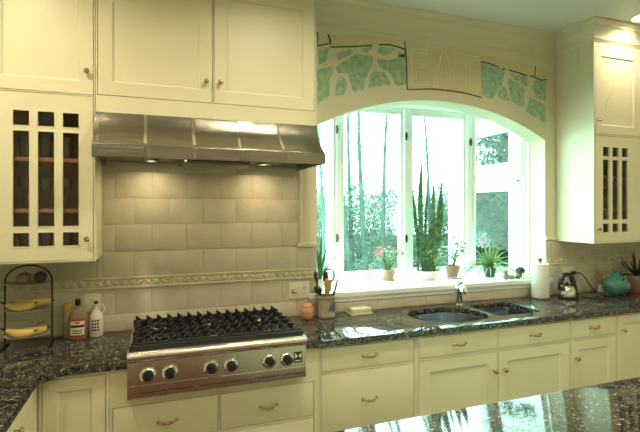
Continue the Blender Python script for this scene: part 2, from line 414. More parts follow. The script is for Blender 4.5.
for l in ([(1.094,2.936),(1.099,2.884),(1.096,2.837),(1.187,2.865),(1.188,2.895),(1.175,2.932)],[(1.175,2.932),(1.197,2.883),(1.197,2.84),(1.36,2.862),(1.528,2.893)],[(1.588,2.905),(1.671,2.916),(1.735,2.91),(1.809,2.897)],[(1.807,2.959),(1.824,2.797),(1.829,2.589),(2.059,2.614),(2.27,2.614),(2.391,2.605),(2.528,2.585)],[(2.52,2.879),(2.604,2.874),(2.693,2.856)],[(2.74,2.844),(2.766,2.841)],[(2.811,2.841),(2.904,2.829),(2.999,2.813)],[(3.095,2.903),(3.09,2.816),(3.04,2.813),(3.095,2.805),(3.151,2.789),(3.23,2.797)]):
    MB().tube([(x, -.0024, z) for x, z in l], .0042, 6).build('painted_line', 'line', mu)
def loop(l): return [(x, -.0028, z) for x, z in l+[l[0]]]
MB().tube(loop([(1.866,2.908),(2.013,2.916),(2.013,2.886),(1.911,2.881),(1.911,2.797),(1.99,2.8),(1.99,2.776),(1.911,2.768),(1.911,2.661),(2.024,2.668),(2.024,2.642),(1.866,2.628)]), .0032, 5).build('letter_outline', 'pale', mu)
MB().tube(loop([(2.07,2.636),(2.147,2.922),(2.187,2.926),(2.241,2.632),(2.211,2.629),(2.194,2.708),(2.128,2.711),(2.105,2.64)]), .0032, 5).tube(loop([(2.135,2.742),(2.166,2.864),(2.189,2.737)]), .0032, 5).build('letter_outline', 'pale', mu)
MB().tube(loop([(2.299,2.919),(2.495,2.915),(2.495,2.886),(2.416,2.89),(2.416,2.641),(2.381,2.642),(2.381,2.89),(2.299,2.893)]), .0032, 5).build('letter_outline', 'pale', mu)

# ------------------------------------------------------------------ cabinet joinery
def knob(x, z, yf, parent, mtx=None):
    # small mushroom knob pointing to -y
    rot = Matrix.Translation((x, yf, z)) @ Matrix.Rotation(PI/2, 4, 'X')
    if mtx is not None: rot = mtx @ rot
    return MB().lathe([(0,0),(.008,0),(.009,.002),(.006,.004),(.0055,.014),(.0095,.018),(.0145,.022),(.015,.027),(.011,.032),(0,.034)], seg=14, mtx=rot).build('knob', 'brass', parent)
def pull(x, z, yf, parent, w=.045):
    b = MB(); n = 12
    pts = [(x-w+2*w*i/n, yf-.006-.022*math.sin(PI*i/n)**.6, z-.004*math.sin(PI*i/n)) for i in range(n+1)]
    b.tube(pts, [.0045+.002*math.sin(PI*i/n)**2 for i in range(n+1)], 8)
    for s in (-1, 1): b.ball((x+s*w, yf-.005, z), .0095, 1, .8, 1.1, 10)
    b.box(x-w*.45, x+w*.45, yf-.032, yf-.024, z-.010, z+.004, .003)
    return b.build('pull', 'brass', parent)
def panel_door(x0, x1, z0, z1, yf, parent, stile=.062, mtx=None):
    f = XZ if mtx is None else (lambda u, v, d: tuple(mtx @ V((u, d, v))))
    b = MB(); i = stile
    b.plate(rect(x0, x1, z0, z1), [rect(x0+i, x1-i, z0+i, z1-i)], f, yf, yf+.02)
    # sloping bead then recessed panel
    o = bmesh.new(); R1 = rect(x0+i, x1-i, z0+i, z1-i); j = i+.009; R2 = rect(x0+j, x1-j, z0+j, z1-j)
    va = [o.verts.new(f(u, v, yf+.001)) for u, v in R1]; vb = [o.verts.new(f(u, v, yf+.009)) for u, v in R2]
    for k in range(4): o.faces.new((va[k], va[(k+1)%4], vb[(k+1)%4], vb[k]))
    o.faces.new(vb); b.add(o)
    return b.build('door', 'paint', parent)
def flat_front(x0, x1, z0, z1, yf, parent):
    return MB().box(x0, x1, yf, yf+.02, z0, z1, .002).build('drawer', 'paint', parent)
def glass_door(x0, x1, z0, z1, yf, parent, cols, rows):
    holes = [rect(a, b, c, d) for a, b in cols for c, d in rows]
    d = MB().plate(rect(x0, x1, z0, z1), holes, XZ, yf, yf+.02)
    # bevelled beads around each light
    for h in holes:
        (a, c), (b_, d_) = h[0], h[2]
        for q in ((a-.002, a+.004, c, d_), (b_-.004, b_+.002, c, d_), (a, b_, c-.002, c+.004), (a, b_, d_-.004, d_+.002)):
            d.box(q[0], q[1], yf-.002, yf+.010, q[2], q[3], .001)
    d = d.build('door', 'paint', parent)
    MB().box(cols[0][0]-.01, cols[-1][1]+.01, yf+.012, yf+.015, rows[-1][0]-.01, rows[0][1]+.01).build('pane', 'cabglass', d)
    return d
G = .0035
def carcass(x0, x1, yb, yf, z0, z1, op, parent, name='carcass', top=True):
    b = MB(); t_ = .018; y = yf+.021
    b.box(x0, x0+t_, y, yb, z0, z1).box(x1-t_, x1, y, yb, z0, z1).box(x0+t_, x1-t_, y, yb, z0, z0+t_).box(x0+t_, x1-t_, yb-.01, yb, z0+t_, z1-t_)
    if top: b.box(x0+t_, x1-t_, y, yb, z1-t_, z1)
    b.plate(rect(x0, x1, z0, z1), [rect(*o) for o in op], XZ, yf, yf+.021)
    return b.build(name, 'paint', parent)

YU = -.372
# upper left cabinet
uc = thing('wall_cabinet', 'cream wall cabinet at the left, solid door above a nine-pane glass door', 'cabinet', (-.55, -.18, 1.391))
ucx0, ucx1 = -.80, -.302
carcass(XL+.005, ucx1, -.002, YU, 1.391, ZC-.166, [(ucx0, ucx1-.006, 1.397, 2.272), (ucx0, ucx1-.006, 2.278, 2.985)], uc)
d = panel_door(ucx0+G, ucx1-.006-G, 2.278+G, 2.985-G, YU, uc, .066); knob(-.34, 2.40, YU, d)
rowsz = [(2.095, 2.178), (1.576, 2.074), (1.473, 1.551)]
d = glass_door(ucx0+G, ucx1-.006-G, 1.397+G, 2.272-G, YU, uc, [(-.682, -.603), (-.572, -.490), (-.458, -.376)], rowsz); knob(-.34, 1.51, YU, d)
def lining(x0, x1, par):
    b = MB(); y0, y1 = YU+.03, -.024
    b.box(x0, x1, y1-.004, y1, 1.415, 2.26).box(x0, x0+.004, y0, y1, 1.415, 2.26).box(x1-.004, x1, y0, y1, 1.415, 2.26).box(x0, x1, y0, y1, 2.258, 2.262).box(x0, x1, y0, y1, 1.411, 1.415)
    b.build('lining', 'inner', par)
    for z in (1.66, 1.93): MB().box(x0+.004, x1-.004, y0+.01, y1-.004, z-.010, z+.010, .001).build('shelf', 'shelfw', par)
lining(-.98, -.324, uc)
# filler stile between the glass cabinet and the hood (side panel of the cabinet)
# hood cabinet
hc = thing('hood_cabinet', 'cream two-door cabinet directly above the range hood', 'cabinet', (.33, -.18, 2.19))
carcass(-.299, .954, -.002, YU, 2.19, ZC-.166, [(-.292, .3165, 2.283, 2.985), (.3225, .945, 2.283, 2.985)], hc)
d = panel_door(-.292+G, .3165-G, 2.283+G, 2.985-G, YU, hc, .072); knob(.278, 2.405, YU, d)
d = panel_door(.3225+G, .945-G, 2.283+G, 2.985-G, YU, hc, .072); knob(.358, 2.406, YU, d)
# right wall cabinet
rc = thing('wall_cabinet', 'cream wall cabinet right of the window, solid door above a nine-pane glass door', 'cabinet', (3.6, -.18, 1.385))
carcass(3.33, 3.89, -.002, YU, 1.387, ZC-.166, [(3.345, 3.865, 1.397, 2.266), (3.345, 3.865, 2.278, 2.985)], rc)
d = panel_door(3.345+G, 3.865-G, 2.278+G, 2.985-G, YU, rc, .068); knob(3.370, 2.385, YU, d)
MB().tube([(3.47,YU+.0085,2.50),(3.49,YU+.0085,2.56),(3.55,YU+.0085,2.62),(3.57,YU+.0085,2.69)], .0012, 4).build('pencil_mark', 'pencil', d)
d = glass_door(3.345+G, 3.865-G, 1.397+G, 2.266-G, YU, rc, [(3.427, 3.505), (3.535, 3.613), (3.643, 3.719)], rowsz); knob(3.372, 1.505, YU, d)
lining(3.355, 3.86, rc)
MB().tube([(3.329,-.20,3.005),(3.329,-.235,3.01),(3.329,-.245,2.98),(3.329,-.22,2.955),(3.329,-.24,2.93),(3.329,-.22,2.90),(3.329,-.20,2.91)], .0013, 4).build('pencil_mark', 'pencil', rc)
rc2 = thing('wall_cabinet', 'cream wall cabinet at the far right edge against the side wall', 'cabinet', (4.2, -.18, 1.385))
carcass(3.892, XR-.003, -.002, YU, 1.387, ZC-.166, [(3.90, 4.59, 1.397, 2.266), (3.90, 4.59, 2.278, 2.985)], rc2)
panel_door(3.90+G, 4.59-G, 2.278+G, 2.985-G, YU, rc2); panel_door(3.90+G, 4.59-G, 1.397+G, 2.266-G, YU, rc2)

# glassware behind the glass doors
def tumbler(x, y, z, h, r, label, grp, stem=False, m='tumbler'):
    if stem: pr = [(0,0),(r*.8,0),(r*.8,.003),(.005,.008),(.004,h*.45),(r*.7,h*.55),(r,h*.75),(r*.85,h),(r*.8,h),(r*.93,h*.75),(r*.6,h*.58),(0,h*.56)]
    else: pr = [(0,0),(r*.8,0),(r*.85,.004),(r,h),(r*.92,h),(r*.78,.012),(0,.012)]
    return tag(MB().lathe(pr, (x, y, z), 16).build('wine_glass' if stem else 'drinking_glass', m), label, 'glass', grp)
for zz, nm, st in ((1.416, 'bottom', False), (1.671, 'middle', True), (1.941, 'top', False)):
    for k, x in enumerate((-.66, -.56, -.46)):
        tumbler(x, -.22, zz, .13 if not st else .17, .033, 'clear glass on the %s shelf of the left glass cabinet' % nm, 'glasses on the %s shelf of the left cabinet' % nm, st)
    for k, x in enumerate((3.48, 3.58, 3.68)):
        tumbler(x, -.22, zz, .13 if not st else .17, .033, 'clear glass on the %s shelf of the right glass cabinet' % nm, 'glasses on the %s shelf of the right cabinet' % nm, st)

# ------------------------------------------------------------------ base cabinets
YF = -.61
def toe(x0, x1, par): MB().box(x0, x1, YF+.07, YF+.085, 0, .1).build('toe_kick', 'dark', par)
# corner cabinet (left of the range)
c0 = thing('base_cabinet', 'cream base cabinet with one panelled door left of the range, in the corner', 'cabinet', (-.36, -.3, 0))
carcass(-.516, -.2135, -.012, YF, .1, .878, [(-.503, -.2265, .13, .858)], c0)
panel_door(-.503+G, -.2265-G, .13+G, .858-G, YF, c0, .058); toe(-.5, -.22, c0)
# range base
c1 = thing('range_base_cabinet', 'cream cabinet under the steel range top with two drawers side by side', 'cabinet', (.33, -.3, 0))
b = MB(); yf = YF
outl = [(-.212,.1),(.887,.1),(.887,.878),(.788,.878),(.788,.728),(-.129,.728),(-.129,.878),(-.212,.878)]
ops = [(-.197, .318, .486, .684), (.326, .858, .486, .684), (-.197, .318, .13, .476), (.326, .858, .13, .476)]
b.plate(outl, [rect(*o) for o in ops], XZ, yf, yf+.021)
b.box(-.212, -.194, yf+.021, -.012, .1, .878).box(.869, .887, yf+.021, -.012, .1, .878).box(-.194, .869, yf+.021, -.012, .1, .118).box(-.194, .869, -.03, -.012, .1, .70)
b.build('carcass', 'paint', c1)
for i, o in enumerate(ops):
    d = flat_front(o[0]+G, o[1]-G, o[2]+G, o[3]-G, yf, c1); pull((o[0]+o[1])/2, (o[2]+o[3])/2, yf, d)
toe(-.2, .88, c1)
# drawer cabinet
c2 = thing('base_cabinet', 'cream base cabinet with two stacked drawers, right of the range', 'cabinet', (1.2, -.3, 0))
ops = [(.899, 1.520, .722, .866), (.899, 1.520, .36, .712), (.899, 1.520, .13, .350)]
carcass(.889, 1.5355, -.012, YF, .1, .878, ops, c2)
for o in ops:
    d = flat_front(o[0]+G, o[1]-G, o[2]+G, o[3]-G, YF, c2); pull((o[0]+o[1])/2, (o[2]+o[3])/2, YF, d)
toe(.9, 1.52, c2)
# sink cabinet
c3 = thing('sink_cabinet', 'cream cabinet under the sinks with two drawer fronts over two panelled doors', 'cabinet', (2.16, -.3, 0))
op3 = [(1.550, 2.160, .728, .866), (2.168, 2.800, .728, .866), (1.550, 2.160, .13, .718), (2.168, 2.800, .13, .718)]
carcass(1.5375, 2.8065, -.012, YF, .1, .878, op3, c3, top=False)
for o in op3[:2]:
    d = flat_front(o[0]+G, o[1]-G, o[2]+G, o[3]-G, YF, c3); pull((o[0]+o[1])/2, (o[2]+o[3])/2, YF, d)
d = panel_door(1.550+G, 2.160-G, .13+G, .718-G, YF, c3, .075); knob(2.130, .587, YF, d)
d = panel_door(2.168+G, 2.800-G, .13+G, .718-G, YF, c3, .075); knob(2.214, .587, YF, d)
toe(1.55, 2.8, c3)
c4 = thing('base_cabinet', 'narrow cream base cabinet with a drawer over a panelled door, right of the sink cabinet', 'cabinet', (3.0, -.3, 0))
carcass(2.8085, 3.2715, -.012, YF, .1, .878, [(2.814, 3.266, .728, .866), (2.814, 3.266, .13, .718)], c4)
d = flat_front(2.814+G, 3.266-G, .728+G, .866-G, YF, c4); pull(3.04, .80, YF, d)
d = panel_door(2.814+G, 3.266-G, .13+G, .718-G, YF, c4, .068); knob(2.863, .590, YF, d); toe(2.82, 3.26, c4)
c5 = thing('base_cabinet', 'cream base cabinet with a full-height panelled door at the right edge of the photo', 'cabinet', (3.6, -.3, 0))
carcass(3.2735, 3.93, -.012, YF, .1, .878, [(3.281, 3.92, .13, .866)], c5)
d = panel_door(3.281+G, 3.92-G, .13+G, .866-G, YF, c5, .065); knob(3.335, .75, YF, d); toe(3.28, 3.92, c5)
c6 = thing('base_cabinet', 'cream base cabinet in the far right corner under the potted plant', 'cabinet', (4.2, -.3, 0))
carcass(3.932, XR-.003, -.012, YF, .1, .878, [(3.94, 4.6, .13, .866)], c6); panel_door(3.94+G, 4.6-G, .13+G, .866-G, YF, c6); toe(3.94, 4.6, c6)
# left run, faces +x
lr = thing('base_cabinet', 'cream base cabinet facing right under the left run of countertop', 'cabinet', (-.8, -1.5, 0))
xf = -.518
MB().box(XL+.003, xf-.021, -2.6, -.63, .1, .878).build('carcass', 'paint', lr)
fx = lambda u, v, d_: (xf-d_, u, v)
oy = [(-1.03, -.70), (-1.55, -1.05), (-2.07, -1.57), (-2.585, -2.09)]
MB().plate(rect(-2.6, -.62, .1, .878), [rect(a, b_, .13, .86) for a, b_ in oy], fx, 0, .021).build('face_frame', 'paint', lr)
mxd = Matrix(((0, -1, 0, xf), (1, 0, 0, 0), (0, 0, 1, 0), (0, 0, 0, 1)))
for a, b_ in oy:
    d = panel_door(a+G, b_-G, .13+G, .86-G, 0, lr, .058, mxd); knob(a+.035, .80, 0, d, mxd)
MB().box(-1.1, xf-.08, -2.6, -.63, 0, .1).build('toe_kick', 'dark', lr)

# ------------------------------------------------------------------ countertop with holes
B1 = chaikin([(1.69,-.22),(1.78,-.14),(1.95,-.115),(2.1,-.12),(2.2,-.2),(2.245,-.33),(2.235,-.46),(2.12,-.535),(1.87,-.54),(1.74,-.48),(1.68,-.35)], 2)
B2 = chaikin([(2.29,-.135),(2.32,-.125),(2.64,-.125),(2.67,-.135),(2.68,-.16),(2.68,-.45),(2.67,-.475),(2.64,-.485),(2.32,-.485),(2.295,-.475),(2.285,-.45),(2.285,-.16)], 1)
out = [(XL,-.011),(XL,-2.65),(-.497,-2.65),(-.497,-.72),(-.41,-.635),(-.130,-.635),(-.130,-.075),(.789,-.075),(.789,-.635),(XR,-.635),(XR,-.011)]
ct = MB().plate(out, [B1, B2], XY, .8785, CT)
bv = [e for e in ct.bm.edges if len(e.link_faces) == 2 and e.calc_face_angle(0) > 1.0 and all(abs(v.co.z-CT) < 1e-4 for v in e.verts)]
bmesh.ops.bevel(ct.bm, geom=bv, offset=.005, segments=2, profile=.6, affect='EDGES', clamp_overlap=True)
ct = ct.build('countertop', 'granite', angle=50); tag(ct, 'dark speckled granite countertop running round the corner along the wall', 'countertop')

# sinks
def basin(poly, depth, par, drain):
    b = MB(); o = bmesh.new(); c = sum([V(p) for p in poly], V((0,0)))/len(poly); rings = []
    for s, z in ((1.02, .8775), (1.0, .8775), (.985, .86), (.965, .80), (.93, CT-depth+.02), (.86, CT-depth)):
        rings.append([o.verts.new((c.x+(p[0]-c.x)*s, c.y+(p[1]-c.y)*s, z)) for p in poly])
    n = len(poly)
    for a, r in zip(rings, rings[1:]):
        for k in range(n): o.faces.new((a[k], a[(k+1)%n], r[(k+1)%n], r[k]))
    o.faces.new(rings[-1]); bmesh.ops.recalc_face_normals(o, faces=list(o.faces)); b.add(o)
    r = b.build('basin', 'sink', par)
    MB().lathe([(0,.004),(.02,.004),(.04,.002),(.045,0),(0,0)], (drain[0], drain[1], CT-depth+.001), 20).build('drain', 'steelp', r)
s1 = thing('sink', 'large rounded stainless undermount sink left of the faucet', 'sink', (1.96, -.33, .7), 'sinks'); basin(B1, .2, s1, (1.96, -.33))
s2 = thing('sink', 'smaller squarish stainless undermount sink right of the faucet', 'sink', (2.48, -.3, .7), 'sinks'); basin(B2, .17, s2, (2.48, -.3))
# faucet
fa = thing('faucet', 'short chrome pull-out faucet between the two sinks', 'faucet', (2.245, -.085, CT))
X, Y = 2.245, -.085
MB().lathe([(0,0),(.030,0),(.030,.006),(.024,.012),(.026,.03),(.025,.10),(.029,.115),(.029,.135),(.018,.148),(0,.150)], (X, Y, CT), 20).build('body', 'chrome', fa)
MB().tube([(X,Y,CT+.11),(X-.015,Y-.03,CT+.135),(X-.035,Y-.075,CT+.150),(X-.055,Y-.12,CT+.145),(X-.065,Y-.145,CT+.125)], [.022,.022,.023,.025,.022], 12).build('spout', 'chrome', fa)
MB().tube([(X,Y,CT+.145),(X+.01,Y+.01,CT+.16),(X+.045,Y+.015,CT+.172)], [.012,.009,.007], 8).build('lever', 'black', fa)

# ------------------------------------------------------------------ range top
rg = thing('range_top', 'stainless six-burner gas range top with black cast-iron grates', 'range', (.33, -.37, .73))
RX0, RX1 = -.127, .786
MB().box(RX0, RX1, -.655, -.078, .732, .955).build('body', 'steel', rg)
pnl = MB().prism([(-.655,.742),(-.678,.742),(-.680,.748),(-.680,.918),(-.688,.925),(-.700,.935),(-.704,.948),(-.700,.960),(-.688,.968),(-.655,.970),(-.630,.970),(-.630,.955),(-.655,.955)], YZ, RX0, RX1).build('front_panel', 'steel', rg)
MB().box(RX0+.004, RX1-.004, -.6815, -.678, .8000, .8035).build('seam', 'steelp', pnl)
for k in range(3):
    for j in range(2):
        x = RX0+.06 + k*.29 + j*.14
        MB().box(x, x+.12, -.6812, -.676, .765, .7685).build('vent_slot', 'dark', pnl)
for x in (-.032, .071, .272, .374, .577, .677):
    rot = Matrix.Translation((x, -.680, .852)) @ Matrix.Rotation(PI/2, 4, 'X')
    k_ = MB().lathe([(0,0),(.040,0),(.040,.004),(.036,.010),(.028,.013),(.026,.010),(.026,.004),(0,.004)], seg=28, mtx=rot).build('bezel', 'chrome', rg)
    MB().lathe([(0,.004),(.024,.004),(.0235,.012),(.021,.020),(.016,.023),(0,.024)], seg=24, mtx=rot).box(-.005, .005, -.020, .020, .020, .030, .003, mtx=rot).build('knob', 'black', k_)
bd = MB().box(.716, .764, -.6825, -.679, .826, .884, .001).build('badge', 'black', rg)
mk = MB(); f_ = lambda u, v, d_: (.740+u, d_, .862+v)
mk.prism([(-.018,.017),(-.002,0),(-.018,-.013)], f_, -.6835, -.6822); mk.prism([(.018,.017),(.002,0),(.018,-.013)], f_, -.6835, -.6822)
mk.box(-.016+.74, .016+.74, -.6835, -.6822, .835, .840); mk.build('emblem', 'ivory', bd)
# cooktop pan
MB().box(RX0+.012, RX1-.012, -.635, -.09, .955, .962, .002).build('burner_pan', 'iron', rg)
MB().box(RX0+.006, RX1-.006, -.655, -.632, .955, .992, .006).build('front_rail', 'iron', rg)
MB().box(RX0+.006, RX1-.006, -.100, -.082, .955, .995, .004).build('rear_rail', 'iron', rg)
gw = (RX1-RX0-.02)/3
for i in range(3):
    gx0 = RX0+.01+i*gw; gx1 = gx0+gw
    for yy in (-.50, -.22):
        c = ((gx0+gx1)/2, yy, .962)
        bu = MB().lathe([(0,0),(.055,0),(.055,.008),(.042,.014),(.040,.022),(0,.022)], c, 24).build('burner', 'steelp', rg)
        MB().lathe([(0,.022),(.034,.022),(.036,.026),(.033,.032),(.006,.034),(0,.034)], c, 24).build('burner_cap', 'iron', bu)
        MB().tube([(c[0]+.05,c[1]+.02,c[2]),(c[0]+.05,c[1]+.02,c[2]+.03)], .003, 6).build('igniter', 'white', bu)
    g = MB(); nb = 5
    g.box(gx0+.003, gx1-.003, -.628, -.614, .972, .998, .003).box(gx0+.003, gx1-.003, -.118, -.104, .972, .998, .003)
    g.box(gx0+.003, gx1-.003, -.374, -.362, .972, .990, .003)
    for k in range(nb):
        xx = gx0 + gw*(k+.5)/nb
        # zig-zag finger bar running front to back, ending in an upright tooth
        ys = [-.605+q*.0485 for q in range(11)]
        o = bmesh.new(); rw = []
        for q, yv in enumerate(ys):
            xo = xx + (.013 if q % 2 else -.013); hh = 1.010 if q % 2 else 1.002
            rw.append([o.verts.new((xo+dx, yv, z_)) for dx, z_ in ((-.0045,.978),(-.0045,hh),(.0045,hh),(.0045,.978))])
        for r0_, r1_ in zip(rw, rw[1:]):
            for j in range(4): o.faces.new((r0_[j], r0_[(j+1)%4], r1_[(j+1)%4], r1_[j]))
        o.faces.new(rw[0][::-1]); o.faces.new(rw[-1]); bmesh.ops.recalc_face_normals(o, faces=list(o.faces)); g.add(o)
        g.prism([(xx-.022, .985), (xx+.014, .985), (xx+.010, 1.003), (xx-.020, 1.028)], XZ, -.122, -.112)
        pass
    for xx in (gx0+.01, gx1-.01):
        for yy in (-.61, -.12): g.box(xx-.006, xx+.006, yy-.006, yy+.006, .960, .985, .001)
    g.build('grate', 'iron', rg)

# ------------------------------------------------------------------ hood
hd = thing('range_hood', 'wide stainless steel range hood with curved front and polished straps', 'hood', (.33, -.27, 1.935))
HX0, HX1 = -.298, .952
curve = []
for i in range(11):
    t_ = i/10; curve.append((-.395-.145*(t_**1.9), 2.188-.186*t_))
prof = [(-.012, 2.188)] + curve + [(-.548, 2.002), (-.550, 1.998), (-.550, 1.935), (-.530, 1.935), (-.530, 1.985), (-.012, 1.985)]
sh = MB().prism(prof, YZ, HX0, HX1).box(HX0, HX0+.02, -.53, -.012, 1.935, 1.99).box(HX1-.02, HX1, -.53, -.012, 1.935, 1.99).box(HX0, HX1, -.548, -.53, 1.935, 1.945).build('shell', 'steelv', hd, 25)
def strap(x):
    o = bmesh.new(); pf = [(-.393, 2.187)]+curve+[(-.549, 2.001), (-.551, 1.94)]; off = .003; w = .008
    n = len(pf); rw = []
    for y, z in pf: rw.append([o.verts.new((x+s*w, y-(off if a else -.002), z+(off*.3 if a else 0))) for s, a in ((-1,0),(-1,1),(1,1),(1,0))])
    for a, b_ in zip(rw, rw[1:]):
        for k in range(4): o.faces.new((a[k], a[(k+1)%4], b_[(k+1)%4], b_[k]))
    o.faces.new(rw[0]); o.faces.new(rw[-1][::-1]); bmesh.ops.recalc_face_normals(o, faces=list(o.faces))
    return MB().add(o).build('strap', 'steelp', hd)
for x in (-.048, .202, .452, .702): strap(x)
for s in (HX0+.022, HX1-.022):
    for k in range(1, 10, 1):
        y, z = curve[k]; MB().ball((s, y-.001, z), .0042, 1, 1, 1, 8).build('rivet', 'steelp', hd)
# underside: filters, visor tray, lamps
MB().box(HX0+.02, HX1-.02, -.53, -.02, 1.962, 1.985).build('underside', 'steelv', hd)
vz = MB().prism([(-.52,1.958),(-.545,1.930),(-.535,1.915),(-.44,1.900),(-.10,1.935),(-.10,1.958)], YZ, .14, .50).build('visor_tray', 'visor', hd)
MB().ball((.155, -.548, 1.926), .010, seg=12).build('visor_knob', 'steelp', vz)
for x in (-.02, .66):
    l = MB().lathe([(.040,.0),(.045,-.004),(.045,-.012),(.036,-.012),(.034,-.002)], (x, -.19, 1.963), 20).build('lamp_ring', 'steelp', hd)
    MB().lathe([(0,-.004),(.034,-.004),(.034,0),(0,0)], (x, -.19, 1.960), 20).build('bulb', 'hoodlamp', l)
for k in range(5): MB().box(HX0+.06+k*.012, HX0+.066+k*.012, -.50, -.46, 1.956, 1.962).build('switch', 'black', hd)

# ------------------------------------------------------------------ island
isl = thing('kitchen_island', 'kitchen island with cream sides and polished dark granite top in the foreground', 'island', (2.0, -2.2, 0))
ib = MB(); ib.box(.60, 3.35, -2.72, -1.665, .1, .878); ib.build('base', 'paint', isl)
MB().box(.66, 3.3, -2.66, -1.73, 0, .1).build('toe_kick', 'dark', isl)
it = MB().plate(rect(.572, 3.38, -2.75, -1.636), [], XY, .8785, CT)
bv = [e for e in it.bm.edges if e.calc_face_angle(0) > 1.0 and all(abs(v.co.z-CT) < 1e-4 for v in e.verts)]
bmesh.ops.bevel(it.bm, geom=bv, offset=.006, segments=2, profile=.6, affect='EDGES', clamp_overlap=True)
it.build('top', 'granite', isl)
for x in (.62, 1.52, 2.42):
    dd = MB().plate(rect(x, x+.88, .14, .86), [rect(x+.07, x+.81, .21, .79)], XZ, -1.665, -1.645).build('panel', 'paint', isl)
fy = lambda u, v, d_: (d_, u, v)
MB().plate(rect(-2.70, -1.68, .14, .86), [rect(-2.62, -1.76, .21, .79)], fy, .58, .60).build('panel', 'paint', isl)

# ------------------------------------------------------------------ fruit rack & fruit
fr = thing('fruit_rack', 'black wire three-tier fruit rack with oval dishes under the left cabinet', 'rack', (-.66, -.17, CT))
rx, ry, rw_, rd = -.658, -.17, .113, .075
for yy in (ry+.02,):
    pts = [(rx-rw_, yy, CT+.004)] + [(rx-rw_, yy, 1.27)] + [(rx+rw_*math.cos(PI-PI*k/12), yy, 1.27+.088*math.sin(PI*k/12)) for k in range(1, 12)] + [(rx+rw_, yy, 1.27), (rx+rw_, yy, CT+.004)]
    MB().tube(pts, .0045, 8).build('wire_arch', 'black', fr)
for s_ in (-1, 1): MB().tube([(rx+s_*rw_, ry-.08, CT+.005), (rx+s_*rw_, ry+.09, CT+.005)], .0045, 8).build('foot', 'black', fr)
tiers = (.972, 1.112, 1.252)
for z in tiers:
    MB().lathe([(0,0),(.05,.001),(.085,.006),(.107,.016),(.109,.018),(.104,.018),(.083,.010),(.05,.005),(0,.004)], (rx, ry-.01, z-.006), 36, sx=1, sy=.8).build('dish', 'dishm', fr)
def banana(c, L, yaw, bend, label, up_=1, tilt=0):
    o = thing('banana', label, 'banana', c, 'bananas on the fruit rack')
    ca, sa = math.cos(yaw), math.sin(yaw); pts = []; rs = []; n = 12
    for i in range(n+1):
        t_ = i/n-.5; x = L*t_; z = bend*(4*t_*t_)*up_ + tilt*t_
        pts.append((c[0]+x*ca, c[1]+x*sa, c[2]+z)); q = abs(t_)*2
        rs.append(.022*(1-q**3.5*.72))
    MB().tube(pts[1:-1], rs[1:-1], 9).build('skin', 'banana', o, 60)
    MB().tube([pts[1], V(pts[0])+V((-.014*ca, -.014*sa, .006))], [.006, .0055], 7).build('stem', 'btip', o)
    MB().tube([pts[-2], pts[-1]], [.0065, .003], 6).build('tip', 'btip', o)
    return o
banana((rx-.025, ry-.040, 1.138), .165, -.12, .026, 'banana lying in front on the middle tier of the fruit rack')
banana((rx+.03, ry-.005, 1.150), .20, .0, .008, 'longer banana lying behind on the middle tier of the fruit rack', tilt=.006)
banana((rx-.025, ry-.040, .997), .165, -.15, .020, 'banana lying in front on the lowest tier of the fruit rack', tilt=-.01)
banana((rx+.03, ry-.01, .998), .15, .25, .012, 'shorter banana lying behind on the lowest tier of the fruit rack')
def fruit(name, c, r, m, label, cat, sz=.92):
    o = thing(name, label, cat, c)
    MB().lathe([(0,-.86*r*sz),(.35*r,-.95*r*sz),(.8*r,-.6*r*sz),(r,0),(.85*r,.55*r*sz),(.45*r,.92*r*sz),(.15*r,.88*r*sz),(0,.78*r*sz)], c, 18).build('flesh', m, o, 80)
    MB().tube([(c[0],c[1],c[2]+.75*r*sz),(c[0]+.004,c[1],c[2]+1.2*r*sz)], .0018, 5).build('stem', 'btip', o)
fruit('apple', (rx-.015, ry-.02, 1.289), .037, 'apple', 'mottled brown-red apple on the top tier of the fruit rack', 'apple')
fruit('plum', (rx+.062, ry-.01, 1.294), .034, 'plum', 'dark round plum beside the apple on the top tier of the rack', 'fruit')
fruit('pear', (rx+.065, ry+.03, 1.008), .034, 'pear', 'green pear behind the bananas on the lowest tier of the rack', 'pear')

# ------------------------------------------------------------------ bottles
wb = thing('liquor_bottle', 'flask-shaped bottle with a cream label and red border beside the fruit rack', 'bottle', (-.4217, -.10, CT))
c = (-.4217, -.10, CT)
MB().lathe([(0,0),(.046,0),(.05,.006),(.05,.125),(.047,.142),(.034,.162),(.018,.176),(.014,.19),(.0135,.212),(0,.212)], c, 28, sx=1, sy=.62).build('body', 'whisky', wb)
MB().lathe([(.0152,.195),(.0158,.197),(.0158,.228),(.014,.231),(0,.231)], c, 20).build('cap', 'black', wb)
def curved_label(c, rx_, ry_, z0, z1, a, m, name, par, n=12):
    o = bmesh.new(); rows = []
    for i in range(n+1):
        t_ = -PI/2-a+2*a*i/n
        rows.append([o.verts.new((c[0]+rx_*math.cos(t_), c[1]+ry_*math.sin(t_), c[2]+z)) for z in (z0, z1)])
    for p, q in zip(rows, rows[1:]): o.faces.new((p[0], q[0], q[1], p[1]))
    return MB().add(o).build(name, m, par)
la = curved_label(c, .0508, .0318, .014, .118, .95, 'redlab', 'label', wb)
lb = curved_label(c, .0512, .0322, .026, .106, .80, 'label', 'label', wb)
curved_label(c, .0515, .0325, .070, .084, .74, 'line', 'lettering', lb); curved_label(c, .0515, .0325, .092, .102, .25, 'redlab', 'seal', lb)
for z_ in (.034, .048): curved_label(c, .0515, .0325, z_, z_+.006, .5, 'line', 'lettering', lb)
jb = thing('storage_jar', 'tall straw-coloured jar with yellow lid behind the labelled bottle', 'jar', (-.476, -.05, CT)); c = (-.476, -.05, CT)
MB().lathe([(0,0),(.030,0),(.032,.004),(.032,.145),(.028,.152),(0,.152)], c, 20).build('body', 'clearc', jb)
MB().lathe([(.033,.150),(.034,.152),(.034,.196),(.031,.199),(0,.199)], c, 20).build('lid', 'yellow', jb)
